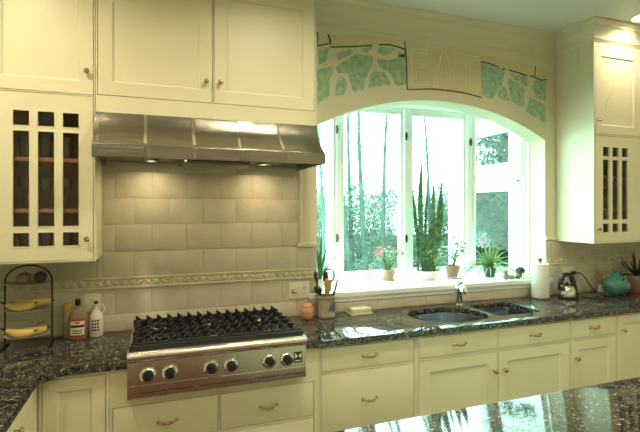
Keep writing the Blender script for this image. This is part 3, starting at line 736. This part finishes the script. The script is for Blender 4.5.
jg = thing('ceramic_jug', 'small cream ceramic jug with loop handle and dark lettering', 'jug', (-.33, -.065, CT)); c = (-.33, -.065, CT)
MB().lathe([(0,0),(.037,0),(.040,.006),(.040,.105),(.037,.122),(.022,.142),(.014,.152),(.013,.180),(.0155,.186),(0,.188)], c, 26).build('body', 'label', jg)
MB().lathe([(.010,.186),(.011,.205),(0,.207)], c, 12).build('cork', 'dwood', jg)
MB().tube([(c[0]+.012,c[1],c[2]+.176),(c[0]+.034,c[1],c[2]+.180),(c[0]+.044,c[1],c[2]+.162),(c[0]+.040,c[1],c[2]+.138),(c[0]+.026,c[1],c[2]+.130)], .006, 8).build('handle', 'label', jg)
for z_, a_ in ((.088, .55), (.070, .4), (.052, .6), (.034, .5)):
    for s_ in (-1, 0, 1):
        w_ = .13; o = bmesh.new(); t0 = -PI/2+s_*.36
        q = [(c[0]+.0404*math.cos(t0+e*w_), c[1]+.0404*math.sin(t0+e*w_), c[2]+z_+h_) for e, h_ in ((-1,0),(1,.002),(1,.012),(-1,.010))]
        o.faces.new([o.verts.new(p) for p in q]); MB().add(o).build('lettering', 'line', jg)

# ------------------------------------------------------------------ outlets
def outlet(x0, x1, z0, z1, label, duplex, sw):
    o = thing('wall_outlet', label, 'outlet', ((x0+x1)/2, -.011, (z0+z1)/2))
    pl = MB().box(x0, x1, -.016, -.0095, z0, z1, .002).build('cover_plate', 'ivory', o); zc = (z0+z1)/2
    if duplex:
        xc = duplex
        for s in (-1, 1):
            MB().box(xc-.016, xc+.016, -.019, -.015, zc+s*.020-.014, zc+s*.020+.014, .003).build('socket', 'ivory', o)
            for e in (-1, 1): MB().box(xc+e*.006-.0012, xc+e*.006+.0012, -.0195, -.0185, zc+s*.020-.004, zc+s*.020+.006).build('slot', 'dark', o)
    for k in sw:
        if k[0] == 'd':
            rot = Matrix.Translation((k[1], -.016, zc)) @ Matrix.Rotation(PI/2, 4, 'X')
            MB().lathe([(0,0),(.021,0),(.021,.003),(.014,.004),(.013,.018),(.0,.019)], seg=20, mtx=rot).build('dimmer_knob', 'steelp', o)
        else: MB().box(k[1]-.015, k[1]+.015, -.021, -.015, zc-.032, zc+.032, .002).build('switch', 'ivory', o)
    return o
outlet(.880, 1.030, 1.040, 1.155, 'ivory wall plate with dimmer knob and outlets above the clay pot', .995, [('d', .915), ('s', .955)])
outlet(-.40, -.31, 1.045, 1.155, 'ivory wall outlet behind the bottles', -.355, [])
outlet(3.395, 3.535, 1.045, 1.155, 'ivory wall outlet above the kettle with a black plug in it', 3.50, [('s', 3.43)])

# ------------------------------------------------------------------ counter objects
gk = thing('garlic_pot', 'small round terracotta pot with lid between range and utensil crock', 'pot', (.985, -.10, CT)); c = (.985, -.10, CT)
MB().lathe([(0,0),(.034,0),(.042,.01),(.048,.035),(.046,.062),(.038,.080),(.034,.082),(0,.082)], c, 24).build('body', 'terra', gk)
MB().lathe([(.036,.082),(.037,.088),(.028,.100),(.012,.106),(.008,.110),(.011,.118),(.008,.124),(0,.125)], c, 24).build('lid', 'terra', gk)
for k in range(5):
    t_ = -PI/2-.9+k*.45; MB().ball((c[0]+.0470*math.cos(t_), c[1]+.0470*math.sin(t_), c[2]+.045), .0045, seg=8).build('air_hole', 'dark', gk)
cr = thing('utensil_crock', 'grey stoneware crock with dark leaf marks holding kitchen utensils', 'crock', (1.125, -.10, CT)); c = (1.125, -.10, CT)
MB().lathe([(0,0),(.058,0),(.061,.004),(.061,.016),(.058,.020),(.058,.128),(.063,.134),(.063,.150),(.059,.152),(.054,.148),(.053,.02),(0,.018)], c, 30).build('body', 'crock', cr)
for k in range(5):
    t_ = -PI/2-.1+k*.22; MB().blade([(c[0]+.0595*math.cos(t_+.0), c[1]+.0595*math.sin(t_), c[2]+.04), (c[0]+.0600*math.cos(t_+.18), c[1]+.0600*math.sin(t_+.18), c[2]+.075), (c[0]+.0590*math.cos(t_+.34), c[1]+.0590*math.sin(t_+.34), c[2]+.11)], [.002, .006, .002], (1, 0, .4)).build('leaf_mark', 'blue', cr)
UG = 'utensils standing in the crock'
def utensil(name, label, m, top, base, head):
    o = thing(name, label, 'utensil', (c[0]+base[0], c[1]+base[1], CT+.022), UG)
    A = V((c[0]+base[0], c[1]+base[1], CT+.022)); B = V((c[0]+top[0], c[1]+top[1], CT+top[2]))
    MB().tube([A, A.lerp(B, .5), B], [.0075, .007, .008], 8).build('handle', m, o)
    d_ = (B-A).normalized(); q = MB()
    rot = Matrix.Translation(B) @ d_.to_track_quat('Z', 'Y').to_matrix().to_4x4() @ Matrix.Scale(1.3, 4)
    head(q, rot); q.build('head', m, o); return o
utensil('wooden_spoon', 'dark wooden spoon leaning left in the utensil crock', 'dwood', (-.072, -.01, .245), (-.03, 0), lambda q, r: q.ball((0,0,.03), .03, .62, .25, 1.15, 12, r))
utensil('wooden_spatula', 'light wooden spatula standing in front in the utensil crock', 'wood', (-.005, -.045, .190), (-.005, -.02), lambda q, r: q.box(-.018, .018, -.003, .003, -.005, .060, .008, r))
utensil('wooden_spoon', 'light brown wooden spoon at the centre of the utensil crock', 'wood', (.005, .01, .205), (.0, .02), lambda q, r: q.ball((0,0,.025), .026, .7, .3, 1.2, 12, r))
def ring_head(q, r):
    q.tube([r @ V((.034*math.cos(2*PI*k/16), 0, .036+.038*math.sin(2*PI*k/16))) for k in range(17)], .0055, 6)
    q.box(-.034, -.006, -.004, .004, .012, .062, .004, r)
utensil('slotted_turner', 'black slotted turner rising highest from the utensil crock', 'black', (.022, .01, .235), (.02, .02), ring_head)
utensil('black_spatula', 'black plastic spatula leaning right in the utensil crock', 'black', (.058, -.01, .175), (.02, 0), lambda q, r: q.box(-.024, .024, -.003, .003, -.01, .065, .004, r))
utensil('black_ladle', 'black ladle leaning left behind the wooden spatula in the crock', 'black', (-.038, .02, .165), (-.015, .02), lambda q, r: q.ball((0,-.01,.02), .030, 1, .7, .8, 12, r))
bt = thing('butter_dish', 'low pale green rectangular butter dish on the counter under the sill', 'dish', (1.385, -.085, CT))
ro = Matrix.Translation((1.385, -.085, CT)) @ Matrix.Rotation(.06, 4, 'Z')
MB().box(-.085, .085, -.050, .050, 0, .012, .005, ro).build('base', 'butter', bt)
MB().box(-.078, .078, -.044, .044, .012, .045, .008, ro).box(-.018, .018, -.008, .008, .045, .053, .003, ro).build('lid', 'butter', bt)
# paper towel
pt = thing('paper_towel_holder', 'upright paper towel roll on a dark holder right of the sinks', 'paper towel', (3.035, -.115, CT)); c = (3.035, -.115, CT)
MB().lathe([(0,0),(.082,0),(.084,.005),(.080,.012),(.02,.015),(0,.015)], c, 30).build('base', 'dwood', pt)
MB().lathe([(.02,.016),(.068,.016),(.0695,.018),(.0695,.293),(.067,.296),(.02,.296),(.02,.016)], c, 36).build('roll', 'paper', pt)
MB().lathe([(.007,.014),(.007,.31),(.014,.315),(.018,.325),(.014,.337),(0,.340)], c, 18).build('finial', 'dwood', pt)
# kettle
kt = thing('kettle', 'chrome kettle with a broad black handle on the counter near the outlet', 'kettle', (3.27, -.17, CT)); kc = (3.27, -.17, CT)
MB().lathe([(0,0),(.070,0),(.078,.006),(.080,.03),(.076,.07),(.062,.100),(.045,.112),(0,.114)], kc, 32, sx=.95, sy=.85).build('body', 'chrome', kt)
MB().lathe([(.074,0),(.084,0),(.084,.016),(.079,.018)], kc, 32, sx=.97, sy=.87).build('base_ring', 'black', kt)
MB().lathe([(0,.112),(.034,.113),(.034,.118),(.012,.122),(.012,.134),(0,.136)], kc, 20).build('lid', 'black', kt)
hb = [(-.062,.10),(-.085,.03),(-.085,.15),(-.055,.21),(.04,.21),(.075,.16),(.115,.03),(.115,0),(.070,0),(.070,.06),(.055,.13),(.03,.175),(-.04,.175),(-.058,.14)]
hb = [(-.088,.07),(-.080,.15),(-.058,.205),(-.045,.212),(.038,.212),(.052,.204),(.085,.13),(.112,.03),(.114,.0),(.074,.0),(.072,.06),(.058,.12),(.030,.182),(-.036,.182),(-.055,.14),(-.064,.09),(-.074,.07)]
MB().prism(hb, lambda u, v, d_: (kc[0]+u, kc[1]+d_, kc[2]+v), -.016, .016).build('handle', 'black', kt)
MB().tube([(kc[0]-.06,kc[1]-.02,CT+.08),(kc[0]-.09,kc[1]-.035,CT+.105),(kc[0]-.10,kc[1]-.04,CT+.115)], [.018,.013,.011], 10).build('spout', 'chrome', kt)
pc = thing('power_cord', 'black cord curving from the wall plug down to the kettle', 'cord', (3.5, -.05, CT))
pts = [(3.515,-.048,1.098),(3.545,-.06,1.102),(3.58,-.075,1.07),(3.62,-.09,1.00),(3.66,-.11,.945),(3.70,-.15,.921),(3.66,-.24,.920),(3.55,-.30,.920),(3.47,-.27,.920),(3.43,-.22,.920),(3.388,-.185,.926)]
MB().tube(chaikin(pts, 2, False), .0045, 7).build('cable', 'black', pc)
MB().box(3.484, 3.518, -.046, -.0205, 1.083, 1.113, .005).build('plug', 'black', pc)
# second cord loop lying on the counter
tag(MB().tube(chaikin([(3.39,-.32,.920),(3.50,-.375,.920),(3.66,-.35,.920),(3.78,-.37,.920),(3.66,-.42,.920)], 2, False), .004, 6).build('loose_cord', 'black'), 'loose black cord lying on the granite in front of the teal vase', 'cord')
# teal vase
tv = thing('teal_vase', 'round glossy teal ceramic vase with short neck and two small loop handles', 'vase', (3.78, -.22, CT)); c = (3.78, -.22, CT)
MB().lathe([(0,0),(.045,0),(.052,.006),(.085,.035),(.104,.075),(.106,.098),(.095,.130),(.065,.158),(.034,.172),(.026,.182),(.024,.200),(.032,.215),(.028,.217),(.018,.200),(.02,.18),(0,.17)], c, 36).build('body', 'teal', tv)
for s in (-1, 1): MB().tube([(c[0]+s*.025,c[1],c[2]+.205),(c[0]+s*.048,c[1],c[2]+.212),(c[0]+s*.058,c[1],c[2]+.19),(c[0]+s*.05,c[1],c[2]+.165)], .007, 8).build('loop_handle', 'teal', tv)
MB().tube([(c[0]-.02,c[1]-.06,c[2]+.150),(c[0]-.035,c[1]-.10,c[2]+.165),(c[0]-.04,c[1]-.115,c[2]+.175)], [.018,.013,.012], 10).build('spout', 'teal', tv)
# small grinder behind vase
sg = thing('pepper_mill', 'small slender wooden mill with pale base against the tiles beside the teal vase', 'mill', (3.80, -.055, CT)); c = (3.80, -.055, CT)
MB().lathe([(0,0),(.026,0),(.027,.01),(.018,.045),(.017,.07)], c, 16).build('base', 'white', sg)
MB().lathe([(.017,.07),(.021,.08),(.02,.125),(.014,.14),(.021,.155),(.02,.175),(.008,.188),(0,.19)], c, 16).build('top', 'wood', sg)
# agave-like plant in clay pot at the right edge
ap = thing('potted_aloe', 'spiky dark green plant in a rose clay pot at the right edge', 'potted plant', (4.12, -.16, CT)); c = (4.12, -.16, CT)
MB().lathe([(0,0),(.075,0),(.079,.006),(.100,.120),(.107,.122),(.108,.150),(.102,.152),(.098,.135),(0,.130)], c, 28).build('pot', 'pinkpot', ap)
MB().lathe([(0,.132),(.097,.134)], c, 20).build('soil', 'soil', ap)
def rosette(c, n, L, w, m, par, z0, droop=.5, seed=1, lo=.3, hi=1.2, name='leaf', ymax=99):
    r = random.Random(seed)
    for k in range(n):
        a = 2*PI*k/n*1.618*2.1; el = r.uniform(lo, hi); ln = L*r.uniform(.7, 1.05); pts = []; ws = []
        for i in range(7):
            t_ = i/6; h = ln*math.cos(el)*t_; v = ln*(math.sin(el)*t_ - droop*t_*t_*math.cos(el))
            pts.append((c[0]+h*math.cos(a), min(ymax, c[1]+h*math.sin(a)), max(z0+v, c[2]+.004))); ws.append(w*(1-t_)**.7*(.75+.5*t_))
        MB().blade(pts, ws, (-math.sin(a), math.cos(a), 0), .0015, .3).build(name, m, par)
rosette((c[0], c[1], CT), 24, .30, .013, 'leafd', ap, CT+.135, .25, 3, .35, 1.35, ymax=-.035)
tag(MB().lathe([(0,0),(.05,0),(.055,.004),(.075,.012),(.072,.014),(.05,.007),(0,.006)], (4.06,-.38,CT), 24).build('small_saucer', 'white'), 'small white saucer in front of the rose clay pot', 'saucer')

# ------------------------------------------------------------------ window sill plants
def potprof(r, h): return [(0,0),(r*.68,0),(r*.72,.003),(r*.93,h*.72),(r*1.0,h*.73),(r*1.03,h*.76),(r*1.03,h),(r*.95,h),(r*.9,h*.85),(0,h*.82)]
def saucer(c, r, m, par): return MB().lathe([(0,0),(r*.8,0),(r,.012),(r*.95,.013),(r*.76,.005),(0,.005)], c, 24).build('saucer', m, par)
# flowering plant
fp = thing('flowering_plant', 'leggy plant with pink flowers in a small clay pot on the bay sill', 'potted plant', (1.86, .36, SILL)); c = (1.86, .36, SILL)
saucer(c, .062, 'terra', fp); MB().lathe(potprof(.058, .088), (c[0], c[1], c[2]+.006), 24).build('pot', 'claypot', fp)
MB().lathe([(0,.078),(.052,.079)], c, 16).build('soil', 'soil', fp)
def bushy(c, z0, H, spread, n, leafm, par, seed, lsize, lper=10, flowers=0, ymax=.44):
    r = random.Random(seed)
    for k in range(n):
        a = r.uniform(0, 2*PI); sp = spread*r.uniform(.35, 1); h = H*r.uniform(.6, 1)
        ex, ey = c[0]+sp*math.cos(a), min(c[1]+sp*math.sin(a)*.7, ymax-.03)
        A = V((c[0]+.01*math.cos(a), c[1]+.01*math.sin(a), z0)); B = V((ex, ey, z0+h)); Mid = A.lerp(B, .5)+V((0, 0, .03))
        path = chaikin([tuple(A), tuple(Mid), tuple(B)], 2, False)
        MB().tube(path, [.0032-.002*i/(len(path)-1) for i in range(len(path))], 5).build('stem', 'stem', par)
        lm = MB()
        for j in range(lper):
            p = V(path[int((.25+.75*j/lper)*(len(path)-1))]); aa = r.uniform(0, 2*PI); ln = lsize*r.uniform(.6, 1.1)
            dv = V((math.cos(aa), math.sin(aa)*.8, r.uniform(-.3, .6))).normalized()*ln
            q = [p, p+dv*.35, p+dv*.7+V((0,0,-.1*ln)), p+dv+V((0,0,-.25*ln))]
            q = [V((v.x, min(v.y, ymax), v.z)) for v in q]
            lm.blade(q, [.001, ln*.24, ln*.2, .001], (-math.sin(aa), math.cos(aa), .1), .0006, .2)
        o = lm.build('foliage', leafm, par)
        if k < flowers:
            fm = MB(); cc = B+V((0, -.01, -.01-.09*r.random()))
            for q in range(5):
                ta = 2*PI*q/5; fm.ball((cc.x+.011*math.cos(ta), cc.y, cc.z+.011*math.sin(ta)), .009, 1, .5, 1, 8)
            fm.build('flower', 'pinkf', par)
bushy(c, c[2]+.08, .27, .17, 15, 'leafl', fp, 5, .045, 10, 8)
# snake plant
sp = thing('snake_plant', 'tall snake plant with upright banded leaves in a white bowl on the sill', 'potted plant', (2.19, .30, SILL)); c = (2.19, .30, SILL)
MB().lathe([(0,0),(.07,0),(.075,.005),(.10,.035),(.112,.075),(.108,.078),(.098,.06),(0,.058)], c, 32).build('bowl', 'white', sp)
MB().lathe([(0,.062),(.10,.063)], c, 20).build('soil', 'soil', sp)
r = random.Random(2)
for k, (dx, dy, tx, h, w) in enumerate(((-.06,.03,-.10,.72,.015),(-.03,-.01,-.06,.62,.020),(-.01,.04,-.03,.98,.020),(.01,.0,.0,.80,.012),(.03,.01,.075,.80,.026),(.06,-.02,.155,.76,.026),(.05,.03,.12,.52,.014))):
    pts = []; ws = []
    for i in range(9):
        t_ = i/8; pts.append((c[0]+dx+(tx-dx)*t_+.012*math.sin(t_*5+k), c[1]+dy*(1-.3*t_), c[2]+.055+h*t_)); ws.append(1.25*w*(.55+.9*t_-1.35*t_**4))
    MB().blade(pts, ws, (math.cos(.35*math.sin(k*2.1)), math.sin(.35*math.sin(k*2.1)), 0), .003, .25).build('leaf', 'snake', sp)
sg2 = thing('trailing_plant', 'wispy light green plant growing beside the snake plant in the white bowl', 'plant', (2.235, .25, SILL+.065))
bushy((2.27, .255, SILL), SILL+.066, .27, .17, 9, 'leafl', sg2, 11, .045, 7)
# second potted plant
p2 = thing('potted_plant', 'leafy plant in a weathered clay pot right of the snake plant', 'potted plant', (2.449, .28, SILL)); c = (2.449, .28, SILL)
saucer((c[0]+.02, c[1], c[2]), .085, 'white', p2)
MB().lathe(potprof(.062, .105), (c[0], c[1], c[2]+.006), 24).build('pot', 'claypot', p2); MB().lathe([(0,.094),(.055,.095)], c, 16).build('soil', 'soil', p2)
bushy(c, c[2]+.095, .36, .21, 11, 'leafl', p2, 21, .07, 7, 2)
# spider plant
p3 = thing('spider_plant', 'bushy plant with arching narrow leaves on the sill before the right window', 'potted plant', (2.80, .22, SILL)); c = (2.80, .22, SILL)
MB().lathe(potprof(.055, .08), c, 20).build('pot', 'blue', p3); MB().lathe([(0,.07),(.05,.071)], c, 12).build('soil', 'soil', p3)
rosette(c, 95, .34, .008, 'leafl', p3, c[2]+.075, .75, 8, .35, 1.35, ymax=.30)
# aloe at left of sill
p4 = thing('aloe_plant', 'tall aloe with long curved leaves at the left end of the sill', 'potted plant', (1.155, .12, SILL)); c = (1.155, .12, SILL)
MB().lathe(potprof(.05, .085), c, 20).build('pot', 'white', p4); MB().lathe([(0,.07),(.045,.071)], c, 12).build('soil', 'soil', p4)
for k, (dx, dy, h) in enumerate(((-.03,-.06,.24),(.01,-.02,.36),(.07,-.03,.30),(.12,-.05,.18),(.10,.02,.10),(-.04,.02,.33))):
    pts = [(c[0]+dx*t_**1.6, c[1]+dy*t_, c[2]+.075+h*t_) for t_ in (0,.2,.4,.6,.8,1)]
    MB().blade(pts, [.011,.011,.010,.008,.005,.001], (1, .2, 0), .003, .3).build('leaf', 'leaf', p4)
# figurines along the right end of the sill
FG = 'small ornaments at the right end of the sill'
def fig(name, label, x, y, parts):
    o = thing(name, label, 'ornament', (x, y, SILL), FG)
    for nm, m, fn in parts:
        q = MB(); fn(q); q.build(nm, m, o)
    return o
fig('duck_figurine', 'small pale bird figurine standing beneath the spider plant', 2.815, .03, [('body', 'crock', lambda q: q.ball((2.815,.03,SILL+.028), .026, 1.2,.8,1.05,12)), ('head', 'crock', lambda q: q.ball((2.805,.03,SILL+.066), .016,1,1,1,10).tube([(2.793,.03,SILL+.064),(2.779,.03,SILL+.062)], [.005,.002], 6))])
fig('stone_figurine', 'low grey stone ornament just right of the bird figurine', 2.90, .06, [('body', 'crock', lambda q: q.ball((2.90,.06,SILL+.016), .03,1.2,.8,.6,10))])
fig('green_ornament', 'tiny green glazed ornament in the row on the sill', 2.955, .05, [('body', 'leaf', lambda q: q.lathe([(0,0),(.02,0),(.024,.015),(.01,.035),(0,.04)], (2.955,.05,SILL), 12))])
fig('white_ornament', 'little white ceramic ornament in front of the brown house figurine', 3.01, .03, [('body', 'white', lambda q: q.lathe([(0,0),(.022,0),(.026,.012),(.016,.03),(.02,.042),(0,.046)], (3.01,.03,SILL), 14))])
fig('house_figurine', 'dark brown house-shaped figurine, the tallest ornament on the sill', 3.03, .10, [('walls', 'figred', lambda q: q.box(3.002,3.058,.08,.12,SILL,SILL+.055,.002)), ('roof', 'line', lambda q: q.prism([(-.036,.055),(.036,.055),(0,.092)], lambda u,v,d_: (3.03+u,.10+d_,SILL+v), -.026, .026))])
fig('shell_ornament', 'rounded cream shell ornament near the right end of the sill', 3.10, .04, [('body', 'label', lambda q: q.ball((3.10,.04,SILL+.018), .028,1.25,.8,.62,12))])
fig('brown_dish', 'small brown glazed dish at the right end of the sill', 3.145, .09, [('body', 'figred', lambda q: q.lathe([(0,0),(.02,0),(.04,.022),(.036,.024),(.018,.006),(0,.006)], (3.145,.09,SILL), 18)), ('candle', 'white', lambda q: q.lathe([(0,.005),(.014,.005),(.014,.04),(0,.04)], (3.145,.09,SILL), 12))])
fig('pale_dish', 'shallow white dish left of the clay pots on the sill', 1.72, .34, [('body', 'white', lambda q: q.lathe([(0,0),(.03,0),(.045,.008),(.043,.01),(.028,.004),(0,.004)], (1.72,.34,SILL), 20))])
fig('white_cup', 'small white cup between the snake plant and the clay pot', 2.335, .36, [('body', 'white', lambda q: q.lathe([(0,0),(.022,0),(.03,.045),(.027,.045),(.02,.006),(0,.006)], (2.335,.36,SILL), 18))])
# suncatcher on the right pane
sc = thing('suncatcher', 'round pale blue flower suncatcher hanging on the right window pane', 'suncatcher', (2.895, .425, 1.375))
nx = V((-.33, -.388, 0)).normalized()*-1; dirx = V((.746, -.666, 0)); o_ = V((2.893, .430, 1.375))
def scp(a, r_): return o_ + dirx*(r_*math.cos(a)) + V((0,0,1))*(r_*math.sin(a))
MB().tube([scp(2*PI*k/20, .030) for k in range(21)], .006, 6).build('inner_ring', 'bluew', sc)
MB().tube([scp(2*PI*k/20, .014) for k in range(21)], .007, 6).build('centre', 'pinkf', sc)
for k in range(12): 
    p = scp(2*PI*k/12, .066); MB().tube([scp(2*PI*k/12, .034), scp(2*PI*k/12, .056)], .003, 5).ball(tuple(p), .013, 1, .5, 1, 8).build('petal', 'bluew', sc)

# ------------------------------------------------------------------ ceiling downlights and added fill lamps
def downlight(x, y, label, power=30, col=(1, .87, .58), size=.14):
    o = thing('recessed_or_fill_light', label, 'ceiling light', (x, y, ZC), 'recessed ceiling lights')
    MB().lathe([(.085,-.001),(.098,-.001),(.098,-.006),(.085,-.010),(.075,-.001)], (x, y, ZC), 28).build('trim_ring', 'white', o)
    MB().lathe([(0,-.004),(.076,-.004),(.07,-.002),(0,-.002)], (x, y, ZC), 28).build('lens', 'lamp', o)
    ld = bpy.data.lights.new('downlight_beam', 'AREA'); ld.shape = 'DISK'; ld.size = size; ld.energy = power; ld.color = col; ld.spread = math.radians(150)
    l = bpy.data.objects.new('downlight_beam', ld); COL.objects.link(l); l.parent = o; l.location = (0, 0, -.014)
    return o
W = 12.5
downlight(3.62, -.575, 'round recessed light shining on the right wall cabinet', W*.35)
downlight(-.80, -1.2, 'round recessed light above the left run of countertop', W*1.15)
downlight(.75, -1.35, 'round recessed light in front of the range hood', W*1.1)
downlight(2.2, -1.35, 'round recessed light in front of the sinks', W*.7)
downlight(3.5, -2.4, 'round recessed light over the right end of the island', W*.8)
downlight(.0, -3.4, 'added unseen fill light behind the viewer on the left', W*.8, size=.2)  # from here on: unseen fill lamps added behind the camera, built like ceiling fixtures
downlight(1.6, -3.4, 'added unseen fill light behind the island', W*.9, size=.2)
downlight(3.2, -3.9, 'added unseen fill light in the back right of the room', W*1.0, size=.2)
for x in (-.02, .66):
    ld = bpy.data.lights.new('hood_beam', 'AREA'); ld.shape = 'DISK'; ld.size = .06; ld.energy = .9; ld.color = (1, .80, .45); ld.spread = math.radians(160)
    l = bpy.data.objects.new('hood_beam', ld); COL.objects.link(l); l.parent = hd; l.location = V((x, -.19, 1.944)) - hd.location

# ------------------------------------------------------------------ outdoors
struct(MB().box(-14, 34, .7, 40, -1.3, -1.2).build('ground', 'grass'))
# neighbouring white sunroom wing right of the bay (a wall of windows along y)
wg = thing('sunroom_wing', 'white painted sunroom wing with tall windows outside the right bay window', 'building', (4.3, 1.6, -1.2))
wx = 4.25
ops = []
for y0, y1 in ((.30, 1.14), (1.30, 1.52+.0), (1.52, 2.42)):
    pass
wh = [rect(y0, y1, z0, z1) for y0, y1 in ((.36, 1.23), (1.52, 2.62)) for z0, z1 in ((-.1, 1.93), (2.22, 2.70))]
MB().plate(rect(.25, 2.85, -1.2, 3.55), wh, YZ, wx, wx+.16).build('wall', 'siding', wg)
for y0, y1 in ((.36, 1.23), (1.52, 2.62)):
    for z0, z1 in ((-.1, 1.93), (2.22, 2.70)):
        fm = MB().plate(rect(y0, y1, z0, z1), [rect(y0+.035, y1-.035, z0+.035, z1-.035)], YZ, wx-.02, wx+.06).build('window_frame', 'siding', wg)
        MB().box(wx+.015, wx+.021, y0+.03, y1-.03, z0+.03, z1-.03).build('pane', 'winglass', fm)
MB().box(wx-.03, wx, .25, 2.87, 1.99, 2.03, .004).box(wx-.03, wx, .25, 2.87, 2.76, 2.80, .004).box(wx-.06, wx, .25, 2.87, 2.98, 3.03, .004).build('moulding', 'siding', wg)
MB().box(wx-.25, wx+2.0, .25, 3.0, 3.55, 3.68).build('roof', 'siding', wg)
for y in (1.375,): MB().box(wx-.03, wx, y-.05, y+.05, -.9, 3.5, .004).build('post', 'siding', wg)

# trees
def tree(x, y, h, r0, lean, seed, label, nb=9, zb=-1.2, fork=True):
    r = random.Random(seed); b = MB(); pts = []; n = 9
    for i in range(n+1):
        t_ = i/n; pts.append(V((x+lean*t_*h+.10*math.sin(t_*4+seed), y+.08*math.cos(t_*5+seed), zb+h*t_)))
    b.tube(pts, [r0*(1-.75*i/n) for i in range(n+1)], 8)
    for k in range(nb):
        t_ = r.uniform(.28, .95); p = pts[int(t_*n)]; a = r.uniform(0, 2*PI); L = h*r.uniform(.12, .3); q = [p]
        d_ = V((math.cos(a), math.sin(a), r.uniform(.5, 1.3))).normalized()
        for j in range(4): q.append(q[-1]+d_*L/4); d_ = (d_+V((r.uniform(-.25,.25), r.uniform(-.25,.25), .15))).normalized()
        b.tube(q, [r0*.32*(1-t_*.5)*(1-.2*j) for j in range(5)], 5)
        for m_ in range(3):
            s = q[r.randint(1, 4)]; e = s+V((r.uniform(-1,1), r.uniform(-1,1), r.uniform(.2,1)))*L*.32; b.tube([s, s.lerp(e, .5)+V((0,0,.05)), e], [r0*.1, r0*.07, .004], 4, False)
    return tag(b.build('tree', 'bark'), label, 'tree', 'bare trees beyond the bay window')
TR = [(2.35,3.5,7,.04,.00,1),(3.20,4.1,8,.055,-.06,2),(3.75,4.6,9,.06,-.02,3),(4.3,4.9,9,.05,.008,4),(1.95,3.2,8,.045,.01,5),(5.9,7.3,9,.06,.012,6),(6.6,7.0,9,.05,-.03,7),(4.2,7.8,10,.07,-.01,8),(7.6,7.2,9,.06,.02,9),(2.9,7.4,9,.07,0,10),(8.6,7.9,9,.07,.02,11),(10.4,4.4,8,.09,0,12),(9.6,3.0,8,.08,.03,13),(11.0,5.6,9,.1,-.02,14),(5.2,8.8,10,.08,.01,15)]
for i, (x, y, h, r0, ln, sd) in enumerate(TR):
    tree(x, y, h, r0, ln, sd, 'slender bare woodland tree among the misty trees beyond the bay window')
def leafcloud(cs, n, m, name, size=.05, seed=1):
    r = random.Random(seed); verts = []; faces = []
    for c_, rad, hz in cs:
        for _ in range(n):
            p = V((r.gauss(0, 1), r.gauss(0, 1), r.gauss(0, 1))); p = p.normalized()*(r.random()**.4)
            q = V(c_)+V((p.x*rad, p.y*rad, p.z*hz)); s = size*r.uniform(.5, 1.3)
            a = V((r.uniform(-1,1), r.uniform(-1,1), r.uniform(-1,1))).normalized(); b_ = a.cross(V((r.uniform(-1,1), r.uniform(-1,1), r.uniform(-1,1)))).normalized()
            i0 = len(verts); verts += [q-a*s, q+b_*s*.5, q+a*s, q-b_*s*.5]; faces.append((i0, i0+1, i0+2, i0+3))
    me = bpy.data.meshes.new(name); me.from_pydata([tuple(v) for v in verts], [], faces); me.materials.append(M[m])
    o = bpy.data.objects.new(name, me); COL.objects.link(o); return o
r = random.Random(4)
cs = [((r.uniform(2.0, 10.5), r.uniform(8.5, 12), r.uniform(-1.2, 2.0)), r.uniform(.8, 1.4), r.uniform(.5, 1.1)) for _ in range(80)]
tag(leafcloud(cs, 2600, 'fol1', 'woodland_undergrowth', .036, 2), 'pale green spring undergrowth filling the wood behind the bare trees', 'undergrowth', kind='stuff')
def wedge(n, x0, x1, z0, z1, k0=.84, k1=1.25):
    q = []
    for _ in range(n):
        x = r.uniform(x0, x1); k = r.uniform(k0, k1); f_ = x/4.25
        q.append(((x, x/k-3.08, 1.675+(r.uniform(z0, z1)-1.675)*f_), r.uniform(.5, .8), r.uniform(.4, .7)))
    return q
tag(leafcloud(wedge(70, 6.2, 8.2, -.2, 2.0), 1300, 'fol2', 'dense_foliage', .055, 3), 'dense dark green foliage seen through the windows of the white wing', 'foliage', kind='stuff')
tag(leafcloud(wedge(40, 6.2, 8.2, 2.1, 2.9), 600, 'fol2', 'high_foliage', .05, 5), 'thin high branches of green leaves behind the upper wing window', 'foliage', kind='stuff')

# ------------------------------------------------------------------ world, camera, view
w = bpy.data.worlds.new('overcast_sky'); SC.world = w; w.use_nodes = True
bg = w.node_tree.nodes['Background']; bg.inputs[0].default_value = (.60, 1.0, .88, 1); bg.inputs[1].default_value = 12.0
# daylight entering through the bay is sampled through portals at the glass
for A, B in ((BAY[0], BAY[1]), (BAY[1], BAY[3]), (BAY[3], BAY[4])):
    A = V((*A, 0)); B = V((*B, 0)); d = (B-A); L = d.length; d.normalize(); nrm = V((d.y, -d.x, 0)); mid = (A+B)/2 - nrm*.12
    ld = bpy.data.lights.new('daylight_portal', 'AREA'); ld.shape = 'RECTANGLE'; ld.size = L+.06; ld.size_y = 1.52; ld.cycles.is_portal = True
    l = bpy.data.objects.new('daylight_portal', ld); COL.objects.link(l); l.location = (mid.x, mid.y, 1.82)
    l.rotation_euler = nrm.to_track_quat('-Z', 'Z').to_euler()

cam = bpy.data.cameras.new('camera'); co = bpy.data.objects.new('camera', cam); COL.objects.link(co)
cam.sensor_width = 36; cam.lens = 36*456/640; cam.shift_y = -8/640; cam.clip_start = .05
co.location = (0, -3.08, 1.675); co.rotation_euler = (PI/2, 0, -math.radians(19.9)); SC.camera = co
SC.view_settings.view_transform = 'Standard'; SC.view_settings.look = 'None'; SC.view_settings.gamma = 1; SC.view_settings.exposure = 0.35
SC.view_settings.use_curve_mapping = False
